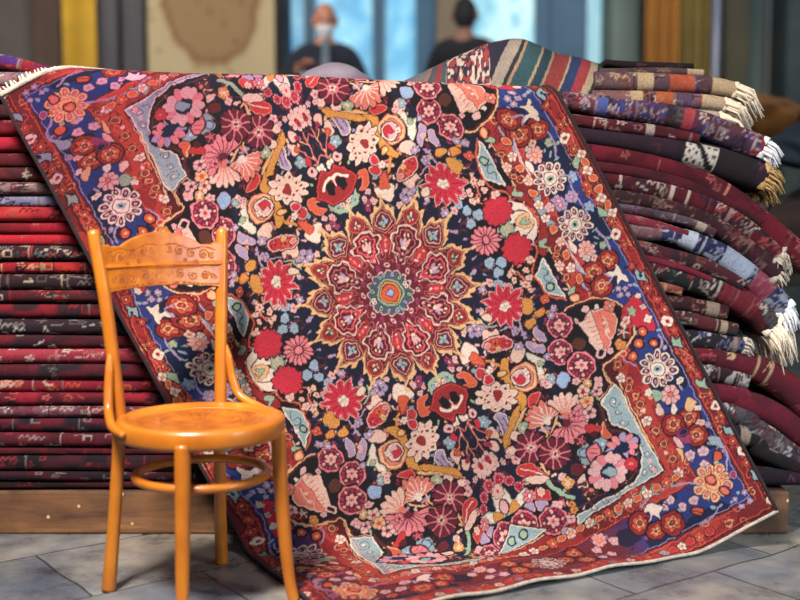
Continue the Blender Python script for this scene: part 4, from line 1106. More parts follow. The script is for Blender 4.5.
def build_carpet():
    q = weave_quarter()
    q = (q[:-1, :-1]+q[1:, :-1]+q[:-1, 1:]+q[1:, 1:])/4
    YT = .998                                     # the upper end is woven a little short
    ny, nx = 1044, 692
    X = np.linspace(-.6925, .6925, nx); Y = np.linspace(YT, -1.065, ny)
    GX, GY = np.meshgrid(X, Y)
    # hand weaving is never quite symmetrical: drift of the drawing, then knot-level wobble
    cx, cy = np.meshgrid(np.linspace(-.7, .7, 57), np.linspace(1.07, -1.07, 87)); num = np.zeros(cx.shape+(2,)); den = np.zeros(cx.shape)+1e-6
    for wx, wy, dx, dy in WARP:
        g = np.exp(-((cx-wx)**2+(cy-wy)**2)/(2*.085**2)); num += g[..., None]*(dx, dy); den += g
    for wx, wy, dx, dy in WARP:
        g = .02*np.exp(-((cx-wx)**2+(cy-wy)**2)/(2*.22**2)); num += g[..., None]*(dx, dy); den += g
    D = num/den[..., None]
    def samp(A, x, y):                             # bilinear on the coarse grid
        fx = np.clip((x+.7)/1.4*56, 0, 55.999); fy = np.clip((1.07-y)/2.14*86, 0, 85.999); ix, iy = fx.astype(int), fy.astype(int); fx, fy = fx-ix, fy-iy
        return A[iy, ix]*(1-fx)*(1-fy)+A[iy, ix+1]*fx*(1-fy)+A[iy+1, ix]*(1-fx)*fy+A[iy+1, ix+1]*fx*fy
    wr = np.random.default_rng(77)
    jx = (vnoise((ny, nx), (120, 80), wr)-.5)*6.5+(vnoise((ny, nx), (330, 220), wr)-.5)*3.2; jy = (vnoise((ny, nx), (120, 80), wr)-.5)*6.5+(vnoise((ny, nx), (330, 220), wr)-.5)*3.2
    PX = (GX+samp(D[..., 0], GX, GY))*1000+jx; PY = (GY+samp(D[..., 1], GX, GY))*1000+jy
    PX = np.clip(np.abs(PX), 0, q.shape[1]-2.01); PY = np.clip(np.abs(PY), 0, q.shape[0]-2.01)
    ix, iy = PX.astype(int), PY.astype(int); fx, fy = (PX-ix)[..., None], (PY-iy)[..., None]
    full = q[iy, ix]*(1-fx)*(1-fy)+q[iy, ix+1]*fx*(1-fy)+q[iy+1, ix]*(1-fx)*fy+q[iy+1, ix+1]*fx*fy
    rng = np.random.default_rng(9)
    # abrash: the dye lots change along the length, weft row by weft row
    ab = vnoise((ny, 1), (26, 1), rng)[:, :, None]*.16+.92
    full = full*ab*(.93+.14*rng.random((ny, nx, 1)))
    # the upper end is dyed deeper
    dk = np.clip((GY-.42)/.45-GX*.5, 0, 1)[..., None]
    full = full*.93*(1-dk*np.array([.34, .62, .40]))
    # the lower end and the left foot are dyed wine instead of blue
    wn = np.clip(np.clip((-.83-GY)/.08, 0, 1)*np.clip((.34-GX)/.12, 0, 1)+np.clip((-.45-GY)/.15, 0, 1)*np.clip((-.38-GX)/.12, 0, 1), 0, 1)[..., None]
    sw = full[..., ::-1]*np.array([.9, .45, .9]); isb = np.clip((full[..., 2:]-full[..., :1])*14, 0, 1)
    full = full*(1-wn*isb)+sw*wn*isb; full = full*(1-wn*np.array([.12, .30, .26]))
    lum = full.mean(-1, keepdims=True); full = np.clip(full*.90+lum*.10, 0, 1)
    P = carpet_point(GX.ravel(), GY.ravel())
    base = (0, 3.0, 0)
    f = grid_faces(ny, nx)[:, ::-1]
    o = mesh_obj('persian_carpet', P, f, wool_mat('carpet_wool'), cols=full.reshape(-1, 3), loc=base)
    props(o, 'large floral persian carpet with a red star medallion, draped over the pile', 'carpet')
    # bindings and fringes
    def edge(pts, rad, name, mat, label=None):
        V, F = tube(pts, rad, 8); e = mesh_obj(name, V, F, mat, None, loc=base); e.parent = o; e.location = (0, 0, 0)
        e.data.transform(Matrix.Identity(4)); return e
    n = 240
    for sx in (-1, 1):
        ys = np.linspace(YT, -1.065, n); e = carpet_point(np.full(n, sx*.6935), ys)
        edge(e, .0055, 'side_binding', M_bind)
    xs = np.linspace(-.695, .695, n)
    e = carpet_point(xs, np.full(n, -1.069)); e[:, 2] += .001
    edge(e, .005, 'end_binding', M_grey_fr)
    e = carpet_point(xs, np.full(n, YT+.002)); edge(e, .006, 'end_binding', M_grey_fr)
    # knotted fringe on the upper end
    rg = random.Random(3); parts = []
    for i in range(150):
        x0 = -.69+1.38*i/149; l = .018+.012*rg.random()
        a = carpet_point(np.array([x0, x0+rg.uniform(-.006,.006)]), np.array([YT, YT+l]))
        mid = (a[0]+a[1])/2+np.array([rg.uniform(-.003,.003), -.004, rg.uniform(-.002,.002)])
        parts.append(tube([a[0], mid, a[1]+np.array([0,-.003,0])], [.004, .0032, .0022], 5))
    xs2 = np.linspace(-.69, .69, 120); parts.append(tube(carpet_point(xs2, np.full(120, YT+.006)), .006, 6))
    V, F = join_vf(parts); fr = mesh_obj('fringe', V, F, M_cream, loc=base); fr.parent = o; fr.location = (0,0,0)
    props(fr, 'cream knotted fringe', kind=None)
    return o

# ------------------------------------------------------------------ materials
M_cream = noisy_mat('cotton_cream', (196,178,156), (206,192,172), 60, .95, .3)
M_gold = noisy_mat('cotton_gold', (120,92,52), (176,142,88), 80, .95, .3)
M_bind = noisy_mat('binding_shadow_dark', (18,8,12), (36,10,16), 60, .95, .3)  # dark-red side bindings, blackened with the shadow painted along the carpet edge
M_white = noisy_mat('cotton_white', (170,166,170), (222,220,222), 60, .95, .3)
M_grey_fr = noisy_mat('cotton_grey', (126,114,104), (172,160,146), 60, .95, .3)
M_wool = wool_mat('folded_wool')

def wood_mat(name, c1, c2, c3, rough=.5, scale=1.0, axis=0, coat=0):
    m = new_mat(name, c1, rough); t = NT(m)
    tc = t.n('ShaderNodeTexCoord'); st = [14, 14, 14]; st[axis] = 1.4
    mp = t.n('ShaderNodeMapping', Scale=tuple(v*scale for v in st)); t.l(tc.outputs['Object'], mp.inputs[0])
    nz = t.n('ShaderNodeTexNoise', Scale=1.6, Detail=8., Roughness=.65, Distortion=.6); t.l(mp.outputs[0], nz.inputs['Vector'])
    r = t.ramp(nz.outputs[0], [(.3, c1), (.5, c2), (.72, c3)]); t.l(r.outputs[0], t.b.inputs['Base Color'])
    t.b.inputs['Coat Weight'].default_value = coat; t.b.inputs['Coat Roughness'].default_value = .25
    t.bump(nz.outputs[0], .12, .004)
    return m
M_beam = wood_mat('pine_beam', (70,42,26), (108,72,44), (138,98,60), .8)
def scuff(m):
    t = NT(m); lk = t.b.inputs['Base Color'].links[0].from_socket
    tc = t.n('ShaderNodeTexCoord'); n = t.n('ShaderNodeTexNoise', Scale=3.5, Detail=6.); t.l(tc.outputs['Object'], n.inputs['Vector'])
    r = t.ramp(n.outputs[0], [(.40, (84,72,60)), (.58, (255,255,255))]); c = t.mix(.85, lk, r.outputs[0], 'MULTIPLY')
    v = t.n('ShaderNodeTexVoronoi', Scale=16.); t.l(tc.outputs['Object'], v.inputs['Vector'])
    rv = t.ramp(v.outputs['Distance'], [(.06, (255,255,255)), (.10, (0,0,0))]); c = t.mix(rv.outputs[0], c, (196,160,118))
    t.l(c, t.b.inputs['Base Color'])
scuff(M_beam)

def chair_mat(name, pattern=None, bs=.3):
    m = new_mat(name, (214,122,22), .38); t = NT(m)
    tc = t.n('ShaderNodeTexCoord')
    nz = t.n('ShaderNodeTexNoise', Scale=9., Detail=5.); t.l(tc.outputs['Object'], nz.inputs['Vector'])
    base = t.ramp(nz.outputs[0], [(.3, (158,86,12)), (.7, (186,112,22))]).outputs[0]
    t.b.inputs['Coat Weight'].default_value = .5; t.b.inputs['Coat Roughness'].default_value = .22
    if pattern:                                    # pressed lines are coloured darker than the wood
        a = t.n('ShaderNodeAttribute', attribute_name='Col'); base = t.mix(pattern, base, a.outputs['Color'], 'MULTIPLY')
        n3 = t.n('ShaderNodeTexNoise', Scale=26., Detail=4.); t.l(tc.outputs['Object'], n3.inputs['Vector'])
        r3 = t.ramp(n3.outputs[0], [(.35, (214,186,150)), (.6, (255,255,255))]); base = t.mix(.8, base, r3.outputs[0], 'MULTIPLY')
    t.l(base, t.b.inputs['Base Color'])
    return m
M_chair = chair_mat('honey_lacquered_wood')
M_crest = chair_mat('honey_wood_pressed_scrolls', .8)
M_panel = chair_mat('honey_wood_pressed_seat', .95)

# ------------------------------------------------------------------ chair
def build_chair():
    t = empty('bentwood_chair', (-.494, 2.70, 0), -.87)
    props(t, 'honey-orange lacquered bentwood chair with round seat, standing on the paving in front of the carpets', 'chair')
    S = 10
    def bar(name, pts, rad, mat=M_chair, seg=16, closed=False, lab=None, n=S):
        V, F = tube(catmull(pts, n, closed), rad, seg, closed); o = mesh_obj(name, V, F, mat, t)
        if lab: o['label'] = lab
        return o
    for s in (-1, 1):
        # rear leg and back post are one bent rod
        bar('back_post', [(-.192, s*.166, .001), (-.176, s*.155, .18), (-.158, s*.146, .38), (-.152, s*.146, .46), (-.158, s*.152, .56), (-.172, s*.166, .74), (-.19, s*.180, .88), (-.194, s*.183, .908)],
            [.0185, .0165, .0165, .017, .0165, .0165, .0165, .016, .0155])
        # rounded knob on top
        bm = bmesh.new(); bmesh.ops.create_uvsphere(bm, u_segments=16, v_segments=10, radius=.0158)
        bmesh.ops.translate(bm, verts=bm.verts, vec=(-.194, s*.183, .908)); k = from_bm('post_tip', bm, M_chair, t, True)
        bar('front_leg', [(.172, s*.156, .001), (.162, s*.150, .05), (.154, s*.144, .14), (.147, s*.137, .28), (.142, s*.132, .43)], [.0145, .0145, .0165, .018, .019])
        bar('hip_brace', [(-.162, s*.160, .63), (-.150, s*.170, .58), (-.142, s*.178, .52), (-.122, s*.188, .475), (-.06, s*.208, .45), (.01, s*.214, .442)], [.006, .011, .0115, .0115, .0115, .008])
    hoop = [(.162*math.cos(a), .162*math.sin(a), .316) for a in np.linspace(0, 2*PI, 24, endpoint=False)]
    bar('stretcher_hoop', hoop, .0115, closed=True, n=3)
    # seat ring, turned profile
    def lathe(name, prof, mat, seg=72, sq=1.0):
        V = []; F = []; n = len(prof)
        for k in range(seg):
            a = 2*PI*k/seg
            for r, z in prof: V.append((r*math.cos(a)*sq, r*math.sin(a), z))
        for k in range(seg):
            for i in range(n-1):
                F.append((k*n+i, ((k+1) % seg)*n+i, ((k+1) % seg)*n+i+1, k*n+i+1))
        return mesh_obj(name, V, F, mat, t)
    lathe('seat_ring', [(.150,.414),(.200,.414),(.205,.417),(.2075,.424),(.2075,.452),(.204,.459),(.197,.462),(.180,.461),(.174,.4565),(.168,.455),(.150,.4545),(.150,.414)], M_chair)
    # pressed seat panel with a raised sunburst and scrolls
    G1 = (.40, .13, .012); W1 = (1., 1., 1.)
    cs = Canvas(352, 352, np.array(W1))
    for R in (30, 34, 96, 100, 150, 156): cs.polar(176, 176, R+2, lambda r, t: np.abs(r-R) < 1.0, G1)
    for k in range(24):
        a = 2*PI*k/24; P_ = lambda r, o: (176+r*math.cos(a+o), 176+r*math.sin(a+o))
        cs.line([P_(38, 0), P_(92, .05)], 1.6, G1); cs.line(catmull([P_(92, 0), P_(72, .10), P_(52, .06)], 6), 1.4, G1)
        cs.ell(*P_(84, .13), 5, 2.4, math.degrees(a), (.5, .2, .04))
    for k in range(12):
        a = 2*PI*k/12
        sp_ = [(176+(125+(20-i)*math.cos(i*.62)*.95)*math.cos(a+(20-i)*math.sin(i*.62)*.0085), 176+(125+(20-i)*math.cos(i*.62)*.95)*math.sin(a+(20-i)*math.sin(i*.62)*.0085)) for i in range(18)]
        cs.line(sp_, 2.0, G1); b_ = a+PI/12; cs.polar(176+124*math.cos(b_), 176+124*math.sin(b_), 12, lambda r, t: (r < 6+4*np.cos(t*5)) & (r > 3), G1)
    nr, na = 90, 300; V = []; cc = []
    for i in range(nr):
        r = .1735*i/(nr-1)
        for k in range(na):
            a = 2*PI*k/na; z = .4545 - .006*math.exp(-(r/.11)**2); x, y = r*math.cos(a), r*math.sin(a)
            g = cs.a[min(351, int(y*1000+176)), min(351, int(x*1000+176))]; cc.append(g)
            if abs(r-.158) < .004: z += .0012
            V.append((x, y, z+(.0 if g[0] > .9 else -.0012)))
    F = [(i*na+k, (i+1)*na+k, (i+1)*na+(k+1) % na, i*na+(k+1) % na) for i in range(nr-1) for k in range(na)]
    p = mesh_obj('seat_panel', V, F, M_panel, t, cols=np.array(cc)); p['label'] = 'pressed ornament seat panel, darker in the grooves'
    # crest rail with pressed scrolls
    W_, H_ = 352, 150; cs = Canvas(W_, H_, np.array(W1)); rd = random.Random(4)
    def spiral(x, y, R, sg, ph, turns=1.6):
        n_ = 26; pts = [(x+sg*R*(1-i/n_)*math.cos(ph+i/n_*turns*2*PI), y+R*(1-i/n_)*math.sin(ph+i/n_*turns*2*PI)) for i in range(n_)]; cs.line(pts, 1.5, G1)
    for sg in (-1, 1):
        X_ = lambda u: 176+sg*u
        for (u, v, R, ph) in [(118,92,15,0),(84,96,12,2),(52,104,14,1),(24,108,10,3),(140,88,9,1),(120,36,14,0),(86,38,13,2.5),(50,42,14,1),(20,44,9,0),(143,34,9,2),(66,78,6,1),(100,74,6,2)]: spiral(X_(u), v, R, sg, ph)
        for (u, v) in [(118,92),(120,36),(50,42),(52,104)]: cs.polar(X_(u), v, 9, lambda r, t: (r < 5+3*np.cos(t*6)) & (r > 2), (.55, .25, .05))
        cs.line(catmull([(X_(0), 118), (X_(40), 122), (X_(80), 108), (X_(120), 112), (X_(150), 104)], 8), 1.3, G1)
        cs.line(catmull([(X_(0), 22), (X_(60), 20), (X_(110), 16), (X_(160), 14)], 8), 1.3, G1)
        cs.line([(X_(0), 68), (X_(165), 62)], 2.2, (.5, .2, .03))
    n, mz = 236, 84; V = []; cc = []
    for sd in (0, 1):
        for i in range(n):
            u = -1+2*i/(n-1); y = u*.172
            top = .880+.034*max(0, math.cos(u*PI/2/.66))**.8*(abs(u) < .66)+.004*(abs(u) > .86)
            bot = .764+.012*(1-u*u)
            if abs(u) > .86: bot -= .010*(abs(u)-.86)/.14
            for j in range(mz):
                v = j/(mz-1); z = bot+(top-bot)*v
                x = -.168-.018*(1-u*u)-(z-.76)*.12 + (.007 if sd else -.007)
                g = cs.a[min(H_-1, int((z-.764)*1000+4)), min(W_-1, int(y*1000+176))]
                if sd: x -= .0025*(j in (0, mz-1))+.0008*(g[0] < .9); x += .0025*math.exp(-((z-.828)/.005)**2)
                cc.append(g); V.append((x, y, z))
    F = []
    for sd in (0, 1):
        o = sd*n*mz
        for i in range(n-1):
            for j in range(mz-1):
                q = (o+i*mz+j, o+(i+1)*mz+j, o+(i+1)*mz+j+1, o+i*mz+j+1); F.append(q if sd else q[::-1])
    N = n*mz
    for i in range(n-1):
        F.append((i*mz, (i+1)*mz, N+(i+1)*mz, N+i*mz)); F.append((i*mz+mz-1, N+i*mz+mz-1, N+(i+1)*mz+mz-1, (i+1)*mz+mz-1))
    for i in (0, n-1):
        for j in range(mz-1): F.append((i*mz+j, i*mz+j+1, N+i*mz+j+1, N+i*mz+j))
    c = mesh_obj('crest_rail', V, F, M_crest, t, cols=np.array(cc)); c['label'] = 'wide arched top rail with pressed scrolls'
    return t

# ------------------------------------------------------------------ folded rugs
def paint_rug(nu, nv, L, seed, base, alt, hi, dens=1.0, sections=None, u0=0, marks=None):
    """nu along the fold, nv around it; returns (nu,nv,3)"""
    rng = np.random.default_rng(seed); rd = random.Random(seed)
    w, h = int(L*1000/3)+2, 40                       # 3 mm raster, 120 mm round the fold
    cv = Canvas(w, h, np.array(lin(base)))
    nz = vnoise((h, w), (3, max(3, w//22)), rng); a = np.array(lin(alt))
    cv.a += (a-cv.a)*np.clip((nz-.45)*5, 0, 1)[..., None]
    x = 0
    while x < w:                                     # fields of another ground colour
        s = rd.randint(25, 90)
        if rd.random() < .45:
            c = np.array(lin(rd.choice([alt, base]))); cv.a[:, x:x+s] = cv.a[:, x:x+s]*.55+c*.45*(.5 if rd.random() < .5 else .9)
        x += s
    for i in range(int(w/6*dens)):
        c = np.array(lin(rd.choice(hi))); x = rd.random()*w; y = rd.random()*h; k = rd.random()
        c = c*(.3+.6*rd.random())
        if k < .3: cv.line([(x,y),(x+rd.uniform(-7,7),y+rd.uniform(-5,5)),(x+rd.uniform(-12,12),y+rd.uniform(-5,5))], 1.6, c)
        elif k < .5:
            p = [(x+j*3, y+(3 if j % 2 else -3)) for j in range(rd.randint(3, 7))]; cv.line(p, 1.6, c)
        elif k < .75: cv.polar(x, y, 6, lambda r, t: (r < 4.2+1.2*np.cos(t*5)) & (r > 2.2), c); cv.ell(x, y, 1.3, 1.3, 0, c*.8)
        elif k < .9:
            q = rd.uniform(2, 4.5); cv.line([(x-q,y-q),(x+q,y-q),(x+q,y+q),(x-q,y+q)], 1.5, c, True)
        else: cv.line([(x, 0), (x+rd.uniform(-3,3), h)], 1.6, c*.8)
    if sections:
        for x0, x1, c in sections:
            i0, i1 = max(0, int((x0-u0)*1000/3)), int((x1-u0)*1000/3)
            if i1 > 0 and i0 < w:
                cc = np.array(lin(c)); lum = cc.mean()
                cv.a[:, i0:i1] = cv.a[:, i0:i1]*(.22 if lum < .25 else .05)+cc*(.8 if lum < .25 else .93)
    if marks:
        for x0, x1 in marks:                         # pale squares and a diagonal on the dark end
            a, e = (x0-u0)*1000/3, (x1-u0)*1000/3; c = np.array(lin((176,168,160)))
            for yy in range(12, 30, 6):
                for k in range(3): cv.line([(a+k*7, yy), (a+5+k*7, yy), (a+5+k*7, yy+4), (a+k*7, yy+4)], 1.2, c, True); cv.line([(e-k*6, yy), (e-5-k*6, yy), (e-5-k*6, yy+4), (e-k*6, yy+4)], 1.2, c, True)
            cv.line([(a+8, 30), (e-4, 12)], 5, np.array(lin((22,18,22)))); cv.line([(a+8, 34), (e-4, 16)], 1.5, c); cv.line([(a+2, 10), (e, 9)], 1.5, c)
    iu = np.clip((np.linspace(0, 1, nu)*(w-1)).astype(int), 0, w-1); iv = np.clip((np.linspace(0, 1, nv)*(h-1)).astype(int), 0, h-1)
    out = cv.a[iv][:, iu].transpose(1, 0, 2)
    return out*(.88+.24*rng.random((nu, nv, 1)))

def folded_rug(name, path, th, yf, depth, cols, label, cat='rug', group=None, fringe=None, taper_end=True, seed=0, wob=.004, fr_len=.04, mat=None):
    """path: [(x,z)...] along the fold line; th: thickness per node; the fold faces the viewer (-y)"""
    P = catmull(path, 12); L = np.sum(np.hypot(*np.diff(P, axis=0).T)); nu = max(30, int(L/.0042))
    s = np.concatenate([[0], np.cumsum(np.hypot(*np.diff(P, axis=0).T))]); si = np.linspace(0, L, nu)
    x = np.interp(si, s, P[:,0]); z = np.interp(si, s, P[:,1])
    T = np.gradient(np.stack([x, z], 1), axis=0); T /= np.linalg.norm(T, axis=1)[:, None]
    N = np.stack([-T[:,1], T[:,0]], 1)
    hh = np.interp(si, np.linspace(0, L, len(th)), th)/2
    rd = random.Random(seed); ph = [rd.random()*6 for _ in range(4)]
    yo = wob*(np.sin(x*4+ph[0])+.6*np.sin(x*9+ph[1]))
    hw = hh*(1+.06*np.sin(x*7+ph[2]))
    nv = 22; ang = np.linspace(-PI/2, PI/2, nv-4)
    prof = [(depth, -1.0), (depth*.5, -1.0)] + [(.0, 0)]*0
    V = np.zeros((nu, nv, 3))
    for j in range(nv):
        if j < 2: py, pz = (depth if j == 0 else depth*.25), -1.
        elif j >= nv-2: py, pz = (depth*.25 if j == nv-2 else depth), 1.
        else:
            a = ang[j-2]; py, pz = None, math.sin(a)
            py = None
        if py is None:
            a = ang[j-2]; yv = yf+yo+hw*1.0-hw*np.cos(a)*1.0-.0
            off = hw*math.copysign(abs(math.sin(a))**.85, math.sin(a))
            # crease of the fold
        else: yv = yf+yo+py; off = hw*pz
        V[:, j, 0] = x+N[:,0]*off; V[:, j, 1] = yv; V[:, j, 2] = z+N[:,1]*off
    c = cols(nu, nv, L)
    # closed cross-section
    idx = np.arange(nu*nv).reshape(nu, nv); F = []
    a = idx[:-1]; b = idx[1:]
    F = np.stack([a, np.roll(a, -1, 1), np.roll(b, -1, 1), b], -1).reshape(-1, 4)
    Vf = V.reshape(-1, 3); cf = c.reshape(-1, 3)
    # end caps as quads strips toward the middle line
    caps = []
    for e, flip in ((0, 0), (nu-1, 1)):
        for j in range(nv//2-1):
            q = [idx[e, j], idx[e, j+1], idx[e, nv-2-j], idx[e, nv-1-j]]; caps.append(q[::-1] if flip == 0 else q)
    F = np.vstack([F, np.array(caps)])
    loc = (float(x[0]), yf, float(z[0]-hh[0]))
    o = mesh_obj(name, Vf, F, mat or M_wool, cols=cf, loc=loc); props(o, label, cat, group)
    if fringe:
        rg = random.Random(seed+7); parts = []
        e = np.array([x[-1], z[-1]]); t = T[-1]; nn = N[-1]; h = hh[-1]
        for i in range(110):
            a = -1+2*rg.random(); yy = yf+yo[-1]+(h-h*math.sqrt(max(0, 1-a*a)))+(rg.random()**2)*.22
            p0 = e+nn*h*a*.95-t*.006; l = fr_len*(.6+.7*rg.random()); dr = np.array([0, -1.])
            p1 = p0+t*l*.55+dr*l*.12+nn*rg.uniform(-.004,.004); p2 = p0+t*l*.8+dr*l*.55+nn*rg.uniform(-.008,.008)
            yy2 = yy+rg.uniform(-.012, .004)
            parts.append(tube([(p0[0], yy, p0[1]), (p1[0], (yy+yy2)/2, p1[1]), (p2[0], yy2, p2[1])], [.004, .0035, .002], 5))
        parts.append(tube([(e[0]-t[0]*.005+nn[0]*h*.9*q, yf+yo[-1]+h*.3, e[1]-t[1]*.005+nn[1]*h*.9*q) for q in (-1, -.4, .4, 1)], h*.28, 8))
        Vv, Ff = join_vf(parts); f = mesh_obj('fringe', Vv, Ff, fringe, loc=loc); f.parent = o; f.location = (0, 0, 0)
    return o

LEFT_Z = 0
LEFT = [
(1.2754, 1.2335, (44, 30, 34), (60, 26, 32), [(120, 112, 112), (92, 18, 32)], 0.6, 'charcoal folded rug, topmost layer under the draped carpet in the left pile'),
(1.2335, 1.184, (120, 20, 38), (84, 16, 30), [(92, 18, 32), (150, 60, 60)], 0.5, 'dull crimson folded rug, second layer from the top of the left pile'),
(1.184, 1.1365, (160, 26, 48), (120, 18, 36), [(190, 96, 96)], 0.35, 'plain bright crimson folded rug, third layer from the top of the left pile'),
(1.1365, 1.0919, (84, 20, 32), (120, 22, 38), [(190, 96, 96), (92, 18, 32)], 0.6, 'dark red folded rug just under the bright crimson one on the left'),
(1.0919, 1.0514, (66, 24, 30), (90, 30, 36), [(190, 172, 156), (92, 18, 32)], 0.6, 'brownish wine folded rug above the grey patterned one on the left'),
(1.0514, 1.0142, (130, 104, 104), (92, 60, 66), [(190, 170, 160), (90, 20, 34), (60, 50, 60)], 2.4, 'grey-beige folded rug with small brown ornament in the left pile'),
(1.0142, 0.977, (128, 126, 156), (150, 140, 160), [(40, 42, 90), (30, 30, 60), (200, 190, 196)], 2.4, 'pale blue-grey folded rug with dark blue motifs in the left pile'),
(0.977, 0.9362, (150, 34, 42), (176, 50, 50), [(214, 130, 116), (90, 16, 30)], 0.9, 'brick-red folded rug right under the pale blue-grey one'),
(0.9362, 0.8977, (142, 22, 42), (112, 18, 34), [(190, 96, 96)], 0.5, 'plain crimson folded rug, second under the pale blue-grey one'),
(0.8977, 0.8646, (168, 28, 44), (136, 22, 40), [(216, 120, 110), (190, 96, 96)], 0.9, 'vivid crimson folded rug above the black one with white squares'),
(0.8646, 0.8215, (34, 26, 34), (60, 24, 34), [(190, 172, 156), (190, 60, 60), (120, 112, 112)], 1.4, 'black folded rug with small white squares in the left pile'),
(0.8215, 0.7807, (176, 46, 38), (140, 26, 36), [(226, 120, 80), (40, 20, 30), (220, 160, 130)], 2.2, 'orange-red folded rug with dense ornament in the left pile'),
(0.7807, 0.7353, (58, 26, 36), (40, 24, 32), [(190, 172, 156), (120, 112, 112)], 1.0, 'dark plum folded rug with white scrolls, below the orange-red one'),
(0.7353, 0.6972, (72, 26, 34), (44, 26, 34), [(190, 172, 156), (150, 30, 40)], 1.0, 'dark brown-red folded rug, second below the orange-red one'),
(0.6972, 0.6481, (50, 26, 34), (120, 24, 38), [(190, 172, 156), (150, 30, 40)], 0.8, 'dark folded rug with one red patch in the left pile'),
(0.6481, 0.6025, (44, 26, 34), (34, 24, 34), [(190, 180, 180), (120, 112, 112)], 1.1, 'near-black folded rug with pale brackets in the left pile'),
(0.6025, 0.5609, (30, 26, 36), (96, 22, 36), [(200, 190, 190), (130, 30, 44)], 1.3, 'black folded rug with a white zigzag line in the left pile'),
(0.5609, 0.5141, (124, 26, 48), (150, 50, 66), [(214, 130, 130), (210, 190, 180)], 1.2, 'rose-crimson folded rug with pink zigzags in the left pile'),
(0.5141, 0.4705, (34, 24, 34), (84, 22, 36), [(120, 112, 112), (110, 26, 40)], 0.7, 'black folded rug beneath the rose-crimson one'),
(0.4705, 0.4274, (128, 24, 42), (110, 24, 44), [(220, 90, 60), (210, 130, 110), (200, 180, 160)], 1.9, 'crimson folded rug with an orange ornament band in the left pile'),
(0.4274, 0.3896, (134, 24, 42), (84, 18, 32), [(190, 90, 90), (40, 20, 40)], 0.9, 'crimson folded rug with dark right end in the left pile'),
(0.3896, 0.3547, (110, 70, 84), (96, 40, 56), [(206, 186, 180), (180, 130, 130), (120, 26, 40)], 2.4, 'pinkish grey folded rug with a fine lattice in the left pile'),
(0.3547, 0.3063, (90, 20, 36), (24, 20, 32), [(150, 40, 56), (120, 112, 112)], 0.8, 'wine folded rug fading into black in the left pile'),
(0.3063, 0.264, (76, 20, 34), (104, 24, 40), [(170, 150, 150), (150, 50, 60)], 1.0, 'wine folded rug with a small white mark in the left pile'),
(0.264, 0.2398, (96, 18, 34), (60, 16, 28), [(130, 30, 44)], 0.4, 'thin dark-red folded rug near the bottom of the left pile'),
(0.2398, 0.1904, (60, 20, 32), (22, 16, 24), [(130, 40, 50), (120, 112, 112)], 0.7, 'blackish wine folded rug, third from the bottom of the left pile'),
(0.1904, 0.1619, (30, 18, 26), (64, 18, 30), [(150, 130, 130)], 0.5, 'black folded rug, second from the bottom of the left pile'),
(0.1619, 0.1373, (66, 16, 28), (26, 14, 20), [(120, 30, 44)], 0.4, 'dark red folded rug resting on the beam, bottom of the left pile'),
]
